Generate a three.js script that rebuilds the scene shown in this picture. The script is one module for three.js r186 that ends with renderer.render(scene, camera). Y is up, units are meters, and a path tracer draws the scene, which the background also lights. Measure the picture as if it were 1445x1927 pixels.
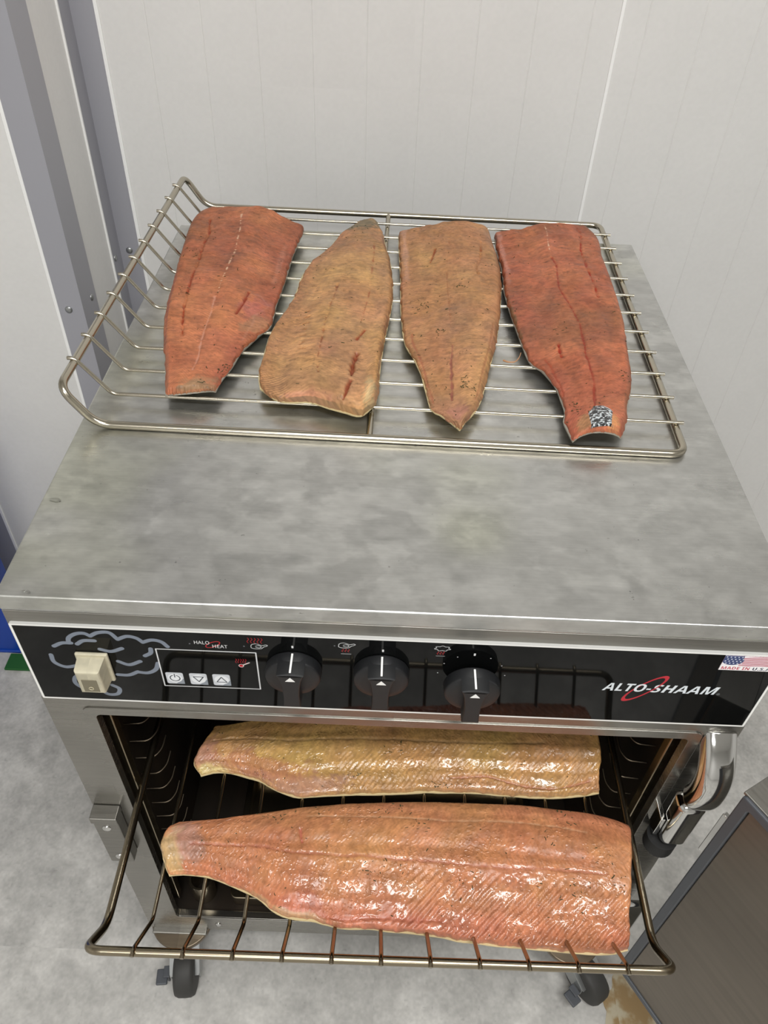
import * as THREE from 'three';
import { RoundedBoxGeometry } from 'three/addons/geometries/RoundedBoxGeometry.js';
import { mergeGeometries } from 'three/addons/utils/BufferGeometryUtils.js';
import { RectAreaLightUniformsLib } from 'three/addons/lights/RectAreaLightUniformsLib.js';
import { Brush, Evaluator, SUBTRACTION } from 'three-bvh-csg';

// ------------------------------------------------------------------ camera, light, exposure
const FLOOR = 0.87;                                    // height of the oven top above the floor
const PW = 1445, PH = 1927, FPX = 1477.16;
const scene = new THREE.Scene();
scene.background = new THREE.Color(0, 0, 0);
const camera = new THREE.PerspectiveCamera(2 * Math.atan(PH / 2 / FPX) * 180 / Math.PI, PW / PH, 0.05, 30);
camera.position.set(-0.0205, 0.5049 + FLOOR, 0.4111);
camera.rotation.order = 'YXZ';
camera.rotation.set(-0.7607, -0.0055, 0.0463);
camera.updateMatrixWorld(true);
scene.add(camera);
const renderer = new THREE.WebGLRenderer({ antialias: true });
renderer.toneMapping = THREE.LinearToneMapping;
renderer.toneMappingExposure = 1.0;
renderer.shadowMap.enabled = true;
RectAreaLightUniformsLib.init();
const CEIL = 2.55;
// ceiling fittings: [x, z, width x, depth z, radiance]
const LAMPS = [[0.30, 0.75, 1.2, 0.3, 29], [-0.50, 2.1, 1.2, 0.3, 24]];
const LAMP_COLOR = new THREE.Color(1.0, 0.995, 0.985);

// ------------------------------------------------------------------ helpers
const V3 = (x, y, z) => new THREE.Vector3(x, y, z);
function rayDir(px, py) { return V3((px - PW / 2) / FPX, -(py - PH / 2) / FPX, -1).applyQuaternion(camera.quaternion); }
function onY(px, py, y) { const d = rayDir(px, py), o = camera.position; return o.clone().addScaledVector(d, (y - o.y) / d.y); }
function onZ(px, py, z) { const d = rayDir(px, py), o = camera.position; return o.clone().addScaledVector(d, (z - o.z) / d.z); }
const invQ = camera.quaternion.clone().invert();
function toPx(p) { const c = p.clone().sub(camera.position).applyQuaternion(invQ); return [PW / 2 + FPX * c.x / -c.z, PH / 2 - FPX * c.y / -c.z]; }
function rng(seed) { let a = seed >>> 0; return () => { a = (a + 0x6D2B79F5) >>> 0; let t = a; t = Math.imul(t ^ (t >>> 15), t | 1); t ^= t + Math.imul(t ^ (t >>> 7), t | 61); return ((t ^ (t >>> 14)) >>> 0) / 4294967296; }; }
const lat = new Float32Array(65536); { const r = rng(7); for (let i = 0; i < 65536; i++) lat[i] = r(); }
function vn(x, y) {
  const xi = Math.floor(x), yi = Math.floor(y); let fx = x - xi, fy = y - yi;
  fx = fx * fx * (3 - 2 * fx); fy = fy * fy * (3 - 2 * fy);
  const x0 = xi & 255, x1 = (xi + 1) & 255, y0 = (yi & 255) << 8, y1 = ((yi + 1) & 255) << 8;
  const a = lat[y0 | x0], b = lat[y0 | x1], c = lat[y1 | x0], d = lat[y1 | x1];
  return a + (b - a) * fx + (c - a) * fy + (a - b - c + d) * fx * fy;
}
function fbm(x, y, o = 4) { let s = 0, a = 0.5, t = 0; for (let i = 0; i < o; i++) { s += a * vn(x, y); t += a; x = x * 2.03 + 17.3; y = y * 2.03 + 9.1; a *= 0.5; } return s / t; }
const clamp = (x, a = 0, b = 1) => x < a ? a : x > b ? b : x;
const sst = (a, b, x) => { const t = clamp((x - a) / (b - a)); return t * t * (3 - 2 * t); };
const mix = (a, b, t) => a + (b - a) * t;
const mix3 = (a, b, t) => [mix(a[0], b[0], t), mix(a[1], b[1], t), mix(a[2], b[2], t)];
function dataTex(w, h, fn, srgb) {
  const d = new Uint8Array(w * h * 4);
  for (let j = 0; j < h; j++) for (let i = 0; i < w; i++) {
    const c = fn((i + 0.5) / w, (j + 0.5) / h), k = (j * w + i) * 4;
    if (typeof c === 'number') { const b = clamp(c) * 255; d[k] = d[k + 1] = d[k + 2] = b; } else { d[k] = clamp(c[0], 0, 255); d[k + 1] = clamp(c[1], 0, 255); d[k + 2] = clamp(c[2], 0, 255); }
    d[k + 3] = 255;
  }
  const t = new THREE.DataTexture(d, w, h, THREE.RGBAFormat); t.magFilter = THREE.LinearFilter; t.minFilter = THREE.LinearMipmapLinearFilter; t.generateMipmaps = true;
  t.wrapS = t.wrapT = THREE.RepeatWrapping; if (srgb) t.colorSpace = THREE.SRGBColorSpace; t.needsUpdate = true; return t;
}
// uv in metres from the dominant axis of each face
function metreUV(g, s = 1) {
  if (g.index) g = g.toNonIndexed();
  const p = g.attributes.position, n = p.count, uv = new Float32Array(n * 2), a = V3(), b = V3(), c = V3();
  for (let i = 0; i < n; i += 3) {
    a.fromBufferAttribute(p, i); b.fromBufferAttribute(p, i + 1); c.fromBufferAttribute(p, i + 2);
    const m = b.clone().sub(a).cross(c.clone().sub(a)), ax = Math.abs(m.x), ay = Math.abs(m.y), az = Math.abs(m.z);
    [a, b, c].forEach((q, k) => { let x, y; if (ay >= ax && ay >= az) { x = q.x; y = q.z; } else if (ax >= az) { x = q.z; y = q.y; } else { x = q.x; y = q.y; } uv[(i + k) * 2] = x * s; uv[(i + k) * 2 + 1] = y * s; });
  }
  g.setAttribute('uv', new THREE.BufferAttribute(uv, 2)); return g;
}
const used = {};
function numbered(n) { used[n] = (used[n] || 0) + 1; return used[n] === 1 ? n : n + '_' + String(used[n] - 1).padStart(3, '0'); }
function mesh(name, geo, mat, parent = scene) {
  const g = Array.isArray(geo) ? mergeGeometries(geo.map(q => { q = q.index ? q.toNonIndexed() : q; for (const k of Object.keys(q.attributes)) if (!['position', 'normal', 'uv'].includes(k)) q.deleteAttribute(k); return q; })) : geo;
  const m = new THREE.Mesh(g, mat); m.name = parent === scene ? numbered(name) : name; m.castShadow = m.receiveShadow = true; parent.add(m); return m;
}
function group(name, parent = scene) { const g = new THREE.Group(); g.name = parent === scene ? numbered(name) : name; parent.add(g); return g; }
function tag(o, label, category, grp) { o.userData.label = label; o.userData.category = category; if (grp) o.userData.group = grp; return o; }
function struct(o) { o.userData.kind = 'structure'; return o; }
function box(x0, x1, y0, y1, z0, z1, r = 0) {
  const w = x1 - x0, h = y1 - y0, d = z1 - z0;
  const g = r ? new RoundedBoxGeometry(w, h, d, 2, Math.min(r, w / 2.01, h / 2.01, d / 2.01)) : new THREE.BoxGeometry(w, h, d);
  g.translate((x0 + x1) / 2, (y0 + y1) / 2, (z0 + z1) / 2); return metreUV(g);
}
function polyTube(pts, r, fillet = 0, seg = 10, closed = false) {          // tube through points with rounded bends
  const path = new THREE.CurvePath(), P = pts.map(p => p.clone()), n = P.length;
  const cut = (i, j) => { const d = P[j].clone().sub(P[i]); return P[i].clone().addScaledVector(d.normalize(), fillet); };
  const all = [];
  const add = (p) => { if (!all.length || all[all.length - 1].distanceTo(p) > 1e-5) all.push(p); };
  for (let i = 0; i < n; i++) {
    const prev = closed ? (i + n - 1) % n : i - 1, next = closed ? (i + 1) % n : i + 1;
    if (prev < 0 || next >= n || !fillet) { add(P[i]); continue; }
    const a = cut(i, prev), b = cut(i, next);
    for (let k = 0; k <= 7; k++) { const t = k / 7; add(a.clone().multiplyScalar((1 - t) * (1 - t)).addScaledVector(P[i], 2 * t * (1 - t)).addScaledVector(b, t * t)); }
  }
  if (closed) add(all[0].clone());
  return sweep(all, r, seg, closed);
}
function sweep(pts, r, seg = 10, closed = false) {
  const n = pts.length, pos = [], nor = [], uv = [], idx = []; let up = null, len = 0;
  for (let i = 0; i < n; i++) {
    let t;
    if (closed && (i === 0 || i === n - 1)) t = pts[1].clone().sub(pts[n - 2]);
    else t = pts[Math.min(i + 1, n - 1)].clone().sub(pts[Math.max(i - 1, 0)]);
    t.normalize();
    if (!up) { up = Math.abs(t.y) < 0.9 ? V3(0, 1, 0) : V3(1, 0, 0); }
    up = up.clone().addScaledVector(t, -up.dot(t)).normalize();
    const s = t.clone().cross(up);
    if (i) len += pts[i].distanceTo(pts[i - 1]);
    const rr = typeof r === 'function' ? r(i / (n - 1)) : r;
    for (let k = 0; k <= seg; k++) {
      const a = k / seg * Math.PI * 2, d = up.clone().multiplyScalar(Math.cos(a)).addScaledVector(s, Math.sin(a));
      pos.push(pts[i].x + d.x * rr, pts[i].y + d.y * rr, pts[i].z + d.z * rr); nor.push(d.x, d.y, d.z); uv.push(len, k / seg * 2 * Math.PI * rr);
    }
  }
  const W = seg + 1;
  for (let i = 0; i < n - 1; i++) for (let k = 0; k < seg; k++) { const a = i * W + k, b = a + W; idx.push(a, a + 1, b, b, a + 1, b + 1); }
  if (!closed) for (const [i, sgn] of [[0, -1], [n - 1, 1]]) {
    const t = (i ? pts[n - 1].clone().sub(pts[n - 2]) : pts[1].clone().sub(pts[0])).normalize().multiplyScalar(sgn);
    const c = pos.length / 3; pos.push(pts[i].x, pts[i].y, pts[i].z); nor.push(t.x, t.y, t.z); uv.push(0, 0);
    for (let k = 0; k <= seg; k++) { const q = (i * W + k) * 3; pos.push(pos[q], pos[q + 1], pos[q + 2]); nor.push(t.x, t.y, t.z); uv.push(0, 0); }
    for (let k = 0; k < seg; k++) i ? idx.push(c, c + 1 + k, c + 2 + k) : idx.push(c, c + 2 + k, c + 1 + k);
  }
  const g = new THREE.BufferGeometry(); g.setAttribute('position', new THREE.Float32BufferAttribute(pos, 3)); g.setAttribute('normal', new THREE.Float32BufferAttribute(nor, 3)); g.setAttribute('uv', new THREE.Float32BufferAttribute(uv, 2)); g.setIndex(idx); return g;
}
function extr(shape, depth, bevel = 0, seg = 2) {
  return new THREE.ExtrudeGeometry(shape, { depth: depth - 2 * bevel, bevelEnabled: bevel > 0, bevelThickness: bevel, bevelSize: bevel, bevelOffset: -bevel, bevelSegments: seg, curveSegments: 24 }).translate(0, 0, bevel);
}
function shapeOf(pts) { const s = new THREE.Shape(); pts.forEach(([x, y], i) => i ? s.lineTo(x, y) : s.moveTo(x, y)); s.closePath(); return s; }
function rrect(x0, x1, y0, y1, r, S = THREE.Shape) { const s = new S(); s.moveTo(x0 + r, y0); s.lineTo(x1 - r, y0); s.absarc(x1 - r, y0 + r, r, -Math.PI / 2, 0); s.lineTo(x1, y1 - r); s.absarc(x1 - r, y1 - r, r, 0, Math.PI / 2); s.lineTo(x0 + r, y1); s.absarc(x0 + r, y1 - r, r, Math.PI / 2, Math.PI); s.lineTo(x0, y0 + r); s.absarc(x0 + r, y0 + r, r, Math.PI, 1.5 * Math.PI); return s; }

// ------------------------------------------------------------------ materials
const std = o => new THREE.MeshStandardMaterial(o), phys = o => new THREE.MeshPhysicalMaterial(o);
const rep = (t, s) => { const c = t.clone(); c.repeat.set(s, s); c.needsUpdate = true; return c; };
// stainless sheet: streaky brushing and cloudy wipe marks (1 m tile)
const steelRough = dataTex(1024, 1024, (u, v) => 0.42 + 0.22 * (fbm(u * 9, v * 9, 5) - 0.5) + 0.12 * (vn(u * 24, v * 900) - 0.5));
const steelCol = dataTex(1024, 1024, (u, v) => { const n = fbm(u * 7 + 3, v * 7, 5), s = vn(u * 30, v * 700); const g = 150 + 42 * (n - 0.5) + 8 * (s - 0.5); return [g * 1.0, g * 0.985, g * 0.945]; }, true);
const topCol = dataTex(1400, 1500, (u, v) => {
  const x = u * 0.7, y = v * 0.75;
  const w = fbm(x * 9 + 5, y * 11, 3) * 0.9;
  const a = fbm(x * 11 + w, y * 16 + w, 6), b = fbm(x * 30 + w * 2 + 40, y * 42, 5), s = vn(x * 60, y * 1100);
  let g = 200 + 22 * (a - 0.5) + 26 * (fbm(x * 55 + w * 3 + 11, y * 75, 6) - 0.5) - 14 * sst(0.45, 0.62, b) * sst(0.40, 0.60, a) + 7 * (s - 0.5) + 7 * sst(0.53, 0.70, fbm(x * 34 + 90, y * 60 + 9, 6)) + 16 * (fbm(x * 90, y * 150, 4) - 0.5);
  if (vn(x * 130 + 3, y * 130 + 8) > 0.975) g -= 46 * sst(0.55, 0.8, vn(x * 900, y * 900));
  const ol = sst(0.5, 0.7, fbm(x * 5 + 50, y * 5 + 2, 3));
  return [g, g * (1 + 0.004 * ol), g * (0.985 - 0.04 * ol)];
}, true);
const topRough = dataTex(1024, 1024, (u, v) => { const x = u * 0.7, y = v * 0.75, a = fbm(x * 11 + 0.4, y * 16, 5), b = fbm(x * 26 + 40, y * 34, 4); return 0.31 + 0.14 * (a - 0.5) + 0.06 * sst(0.45, 0.7, b) + 0.06 * (vn(x * 60, y * 900) - 0.5); });
const M = {};
M.top = std({ map: topCol, roughnessMap: topRough, metalness: 0.92, roughness: 1 });
M.steel = std({ map: steelCol, roughnessMap: steelRough, metalness: 0.95, roughness: 1 });
M.frame = std({ map: steelCol, roughnessMap: steelRough, metalness: 0.95, roughness: 0.6 });
M.steelWarm = std({ map: steelCol, color: 0xd9c8b4, roughnessMap: steelRough, metalness: 0.9, roughness: 0.95 });
M.rod = std({ color: 0xb9b2a2, metalness: 1, roughness: 0.22 });
M.rodUsed = std({ color: 0x9c917c, metalness: 1, roughness: 0.26 });
M.chrome = std({ color: 0xd4d4d2, metalness: 1, roughness: 0.1 });
M.zinc = std({ color: 0xa9abab, metalness: 0.9, roughness: 0.38 });
const smokeCol = dataTex(512, 512, (u, v) => { const n = fbm(u * 8, v * 8, 5), k = fbm(u * 40, v * 6 + 3, 3); const g = 40 + 34 * (n - 0.5) + 16 * (k - 0.5); return [g * 1.12, g * 0.93, g * 0.74]; }, true);
M.smoked = std({ map: smokeCol, metalness: 0.55, roughness: 0.5 });
M.smokedRail = std({ color: 0x6f6455, metalness: 1, roughness: 0.36 });
M.rung = std({ color: 0x6a6052, metalness: 1, roughness: 0.4 });
M.blackPlastic = std({ color: 0x17181a, roughness: 0.48 });
M.dark = std({ color: 0x0d0d0d, roughness: 0.6 });
M.white = std({ color: 0xf0f0ec, roughness: 0.5 });
M.rubber = std({ color: 0x343331, roughness: 0.6 });
M.gasket = std({ color: 0x4a4d52, roughness: 0.45 });
const doorCol = dataTex(512, 512, (u, v) => { const n = fbm(u * 5, v * 5, 5), s = vn(u * 8, v * 260); const g = 118 + 34 * (n - 0.5) + 8 * (s - 0.5); return [g * 1.02, g * 0.955, g * 0.87]; }, true);
M.doorInner = std({ map: doorCol, metalness: 0.85, roughness: 0.42 });
const wallTex = dataTex(512, 512, (u, v) => { const n = fbm(u * 12, v * 12, 4), f = vn(u * 220, v * 220); const g = 229 + 5 * (n - 0.5) + 3 * (f - 0.5); return [g, g * 0.995, g * 0.983]; }, true);
M.wall = std({ map: wallTex, roughness: 0.42 });
M.bead = std({ color: 0xfdfdfb, roughness: 0.35 });
M.trim = std({ color: 0xa6a6ad, roughness: 0.4, metalness: 0.1 });
const concCol = dataTex(1536, 1536, (u, v) => {
  const a = fbm(u * 10, v * 10, 6), b = fbm(u * 34 + 7, v * 34, 5), c = fbm(u * 120, v * 120 + 5, 3), p = vn(u * 420, v * 420);
  let g = 184 + 36 * (a - 0.5) + 34 * (b - 0.5) + 26 * (c - 0.5) + 22 * (fbm(u * 480, v * 480, 2) - 0.5) - 14 * sst(0.9, 0.98, p) + 8 * sst(0.5, 0.7, b);
  return [g, g * 0.99, g * 0.965];
}, true);
const concBump = dataTex(1024, 1024, (u, v) => 0.6 * fbm(u * 40, v * 40, 5) + 0.4 * vn(u * 300, v * 300));
M.concrete = std({ map: rep(concCol, 0.5), bumpMap: rep(concBump, 0.5), bumpScale: 0.0008, roughness: 0.7 });
M.blue = std({ color: 0x0d3f9e, roughness: 0.4 });
M.green = std({ color: 0x1d5a26, roughness: 0.8 });

// ------------------------------------------------------------------ the room (stands at real size; only the back and left corner show)
const Yc = y => y + FLOOR;                                  // heights below are given from the oven top
const ZB = -0.95, ZA = -0.73, XR = -0.52, XL = -0.837;
const fl = struct(mesh('floor', box(-2.4, 2.6, -0.12, 0, -1.12, 3.6), M.concrete));
fl.userData.label = 'grey stained concrete floor';
struct(mesh('ceiling', box(-2.4, 2.6, CEIL, CEIL + 0.1, -1.12, 3.6), M.wall));
{ // back wall: sandwich panels with fine vertical grooves and a sealed joint
  const w = struct(group('wall_back')); w.userData.label = 'white insulated panel wall with fine vertical grooves';
  const seam = 0.3055, pitch = 0.0836;
  const panel = (x0, x1, first) => {
    const s = []; s.push([x0, -0.1], [x0, 0]);
    for (let x = first; x < x1 - 0.02; x += pitch) if (x > x0 + 0.01) s.push([x - 0.0012, 0], [x, -0.0008], [x + 0.0012, 0]);
    s.push([x1, 0], [x1, -0.1]);
    const g = new THREE.ExtrudeGeometry(shapeOf(s.map(([x, d]) => [x, -d])), { depth: CEIL, bevelEnabled: false });
    g.rotateX(-Math.PI / 2); g.translate(0, 0, ZB);          // (x, y=-d) -> z = d
    return metreUV(g);
  };
  mesh('wall_panel', panel(XL - 0.1, seam - 0.0015, -0.4065), M.wall, w);
  mesh('wall_panel', panel(seam + 0.0015, seam + 1.13, seam + 0.04), M.wall, w);
  mesh('wall_panel', panel(seam + 1.133, 2.6, seam + 1.17), M.wall, w);
  mesh('joint_sealant', box(seam - 0.0027, seam + 0.0027, 0, CEIL, ZB - 0.002, ZB + 0.0022, 0.001), M.bead, w);
  mesh('joint_sealant', box(seam + 1.129, seam + 1.134, 0, CEIL, ZB - 0.002, ZB + 0.0015, 0.001), M.bead, w);
}
struct(mesh('wall_left', box(-2.5, -2.4, 0, CEIL, -1.12, 3.6), M.wall));
struct(mesh('wall_right', box(2.6, 2.7, 0, CEIL, -1.12, 3.6), M.wall));
struct(mesh('wall_front', box(-2.4, 2.6, 0, CEIL, 3.6, 3.7), M.wall));
struct(mesh('wall_rear', box(-2.4, XL - 0.1, 0, CEIL, -1.12, -1.02), M.wall));
{ // boxed pier beside the oven
  const p = struct(group('wall_pier')); p.userData.label = 'white boxed pier with grey corner angles beside the oven';
  mesh('pier_face', box(XL, XR, 0, CEIL, ZB - 0.1, ZA), M.wall, p);
  const angle = (name, pts, beads, screws, lab) => {
    const a = mesh(name, metreUV(new THREE.ExtrudeGeometry(shapeOf(pts.map(([x, z]) => [x, -z])), { depth: CEIL, bevelEnabled: false }).rotateX(-Math.PI / 2)), M.trim, p); a.userData.label = lab;
    for (const b of beads) mesh('sealant_bead', box(...b, 0.001), M.bead, a);
    for (const [x, y, z, ax] of screws) {
      const g = new THREE.SphereGeometry(0.0062, 14, 8, 0, Math.PI * 2, 0, Math.PI / 2); g.scale(1, 0.5, 1); g.rotateX(Math.PI / 2); if (ax === 'x') g.rotateY(Math.PI / 2);
      g.translate(x, y, z); const s = mesh('screw', g, M.zinc, a); s.userData.label = 'small round screw head';
    }
  };
  const t = 0.0022, sy = [Yc(-0.155), Yc(0.62), Yc(-0.6)];
  angle('corner_angle', [[XR - 0.038, ZA], [XR - 0.038, ZA + t], [XR + t, ZA + t], [XR + t, ZA - 0.062], [XR, ZA - 0.062], [XR, ZA]],
    [[XR - 0.0435, XR - 0.038, 0, CEIL, ZA - 0.001, ZA + 0.0028]], sy.flatMap(y => [[XR - 0.022, y, ZA + t, 'z'], [XR + t, y, ZA - 0.042, 'x']]), 'grey metal angle on the outer corner of the pier');
  angle('corner_angle', [[XR, ZB], [XR + 0.038, ZB], [XR + 0.038, ZB + t], [XR + t, ZB + t], [XR + t, ZB + 0.046], [XR, ZB + 0.046]],
    [[XR + 0.038, XR + 0.0440, 0, CEIL, ZB - 0.001, ZB + 0.0028], [XR - 0.001, XR + 0.0028, 0, CEIL, ZB + 0.046, ZB + 0.0508]], sy.flatMap(y => [[XR + 0.019, y, ZB + t, 'z'], [XR + t, y, ZB + 0.034, 'x']]), 'grey metal angle in the inner corner behind the oven');
  angle('corner_angle', [[XL, ZA], [XL + 0.040, ZA], [XL + 0.040, ZA + t], [XL - t, ZA + t], [XL - t, ZA - 0.05], [XL, ZA - 0.05]],
    [[XL + 0.040, XL + 0.0455, 0, CEIL, ZA - 0.001, ZA + 0.0028]], [], 'grey metal angle on the far edge of the pier');
}
// ceiling lights
LAMPS.forEach(([x, z, w, d, L], i) => {
  const g = group('ceiling_light'); g.position.set(x, CEIL, z);
  mesh('housing', box(-w / 2 - 0.02, w / 2 + 0.02, -0.05, 0, -d / 2 - 0.02, d / 2 + 0.02, 0.006), M.white, g);
  mesh('diffuser', box(-w / 2, w / 2, -0.056, -0.05, -d / 2, d / 2), std({ color: 0xffffff, emissive: LAMP_COLOR, emissiveIntensity: 4, roughness: 0.6 }), g);
  const l = new THREE.RectAreaLight(LAMP_COLOR, L, w, d); l.position.set(0, -0.06, 0); l.rotation.x = -Math.PI / 2; l.castShadow = true; l.name = 'lamp_light'; g.add(l);
  tag(g, i ? 'long white ceiling light fitting over the open floor' : 'long white ceiling light fitting above the oven', 'ceiling light');
});

// ------------------------------------------------------------------ the oven
const W2 = 0.336, D = 0.7195, YB = -0.757, OX = 0.290, OT = -0.173, OB = -0.707;
const oven = group('smoker_oven'); oven.position.set(0, FLOOR, 0);
tag(oven, 'stainless steel smoker oven on casters with black control panel and open door', 'oven');
{
  // top sheet with its own texture coordinates
  const g = new RoundedBoxGeometry(W2 * 2, 0.019, D, 4, 0.0024); g.translate(0, -0.0095, -D / 2); const m = metreUV(g), p = m.attributes.position, uv = m.attributes.uv;
  for (let i = 0; i < p.count; i++) { const x = p.getX(i), y = p.getY(i), z = p.getZ(i); uv.setXY(i, (x + 0.35) / 0.7, (z - y * 0 + 0.735 - (y < -0.004 ? y : 0)) / 0.75); }
  const t = mesh('top_panel', m, M.top, oven); t.userData.label = 'stained brushed stainless top sheet';
  mesh('side_panel', box(-W2 + 0.0005, -W2 + 0.003, YB, -0.019, -D + 0.001, -0.002), M.steel, oven);
  mesh('side_panel', box(W2 - 0.003, W2 - 0.0005, YB, -0.019, -D + 0.001, -0.002), M.steel, oven);
  mesh('back_panel', box(-W2 + 0.003, W2 - 0.003, YB, -0.019, -D + 0.001, -D + 0.004), M.steel, oven);
  mesh('base_panel', box(-W2 + 0.003, W2 - 0.003, YB, YB + 0.003, -D + 0.004, -0.002), M.steel, oven);
  mesh('header_band', box(-W2 + 0.001, W2 - 0.001, -0.150, -0.019, -0.010, -0.0005, 0.0006), M.steel, oven);
  // front frame around the opening
  const s = shapeOf([[-W2, YB], [W2, YB], [W2, -0.1485], [-W2, -0.1485]]); s.holes.push(rrect(-OX, OX, OB, OT, 0.006, THREE.Path));
  mesh('front_frame', metreUV(extr(s, 0.010, 0.0008).translate(0, 0, -0.010)), M.frame, oven);
  const l = rrect(-OX - 0.011, OX + 0.011, OB - 0.008, OT + 0.011, 0.008); l.holes.push(rrect(-OX + 0.0005, OX - 0.0005, OB, OT - 0.0005, 0.006, THREE.Path));
  mesh('opening_lip', metreUV(extr(l, 0.0016, 0.0004).translate(0, 0, -0.0002)), M.frame, oven);
  // cavity
  const cz = -0.60, cx = 0.298;
  const cav = group('cooking_cavity', oven);
  mesh('liner_wall', box(-cx - 0.002, -cx, OB - 0.004, OT + 0.012, cz, -0.010), M.smoked, cav);
  mesh('liner_wall', box(cx, cx + 0.002, OB - 0.004, OT + 0.012, cz, -0.010), M.smoked, cav);
  mesh('liner_back', box(-cx, cx, OB - 0.004, OT + 0.012, cz - 0.002, cz), M.smoked, cav);
  mesh('liner_top', box(-cx, cx, OT + 0.010, OT + 0.012, cz, -0.010), M.smoked, cav);
  mesh('liner_floor', box(-cx, cx, OB - 0.006, OB - 0.004, cz, -0.010), M.smoked, cav);
  for (const sx of [-1, 1]) {
    const rail = box(-0.005, 0.005, -0.690, -0.205, -0.006, 0.006, 0.0015); rail.translate(sx * 0.2915, 0, -0.024); mesh('rack_upright', rail, M.rodUsed, cav);
    const rail2 = box(-0.004, 0.004, -0.675, -0.205, -0.005, 0.005, 0.0015); rail2.translate(sx * 0.292, 0, -0.54); mesh('rack_upright', rail2, M.smokedRail, cav);
    for (let k = 0; k < 13; k++) {
      const y = -0.2035 - k * 0.0375 + (k > 3 ? 0.0 : 0);
      const pts = [V3(sx * 0.297, y, -0.052), V3(sx * 0.276, y, -0.054), V3(sx * 0.269, y, -0.066), V3(sx * 0.268, y + 0.003, -0.082)];
      mesh('shelf_support', polyTube(pts, 0.0010, 0.006, 6), M.rung, cav);
    }
  }
  // smoke tube and drip pan on the cavity floor
  { const sh = new THREE.Shape(); sh.absarc(0, 0, 0.017, 0, 2 * Math.PI); const h = new THREE.Path(); h.absarc(0, 0, 0.014, 0, 2 * Math.PI); sh.holes.push(h);
    const g2 = extr(sh, 0.05); g2.rotateX(-Math.PI / 2); g2.translate(-0.256, OB - 0.003, -0.036); mesh('drain_tube', metreUV(g2), M.rodUsed, cav); }
  { const o = rrect(-0.215, 0.235, -0.10, 0.10, 0.01), i2 = rrect(-0.205, 0.225, -0.09, 0.09, 0.006, THREE.Path); o.holes.push(i2);
    const g2 = extr(o, 0.024, 0.001); g2.rotateX(-Math.PI / 2); g2.translate(0, OB - 0.003, -0.120); mesh('drip_pan', [metreUV(g2), box(-0.21, 0.23, OB - 0.003, OB - 0.001, -0.215, -0.025)], M.rodUsed, cav); }
  { const g2 = new THREE.SphereGeometry(0.0045, 12, 8); g2.scale(1, 1, 0.5); g2.translate(-0.233, -0.735, 0.0005); const r = mesh('rivet', g2, M.chrome, oven); r.userData.label = 'small round rivet'; }
  // latch strike on the left of the frame
  { const lt = group('latch_strike', oven);
    mesh('strike_block', box(-0.334, -0.305, -0.484, -0.372, 0.0, 0.016, 0.002), M.steel, lt);
    mesh('strike_cap', box(-0.335, -0.304, -0.378, -0.366, 0.0, 0.018, 0.0015), M.steel, lt);
    for (const y of [-0.392, -0.468]) { const g2 = new THREE.SphereGeometry(0.0055, 14, 8); g2.scale(1, 1, 0.45); g2.translate(-0.320, y, 0.016); mesh('strike_screw', g2, M.chrome, lt); } }
}
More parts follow.
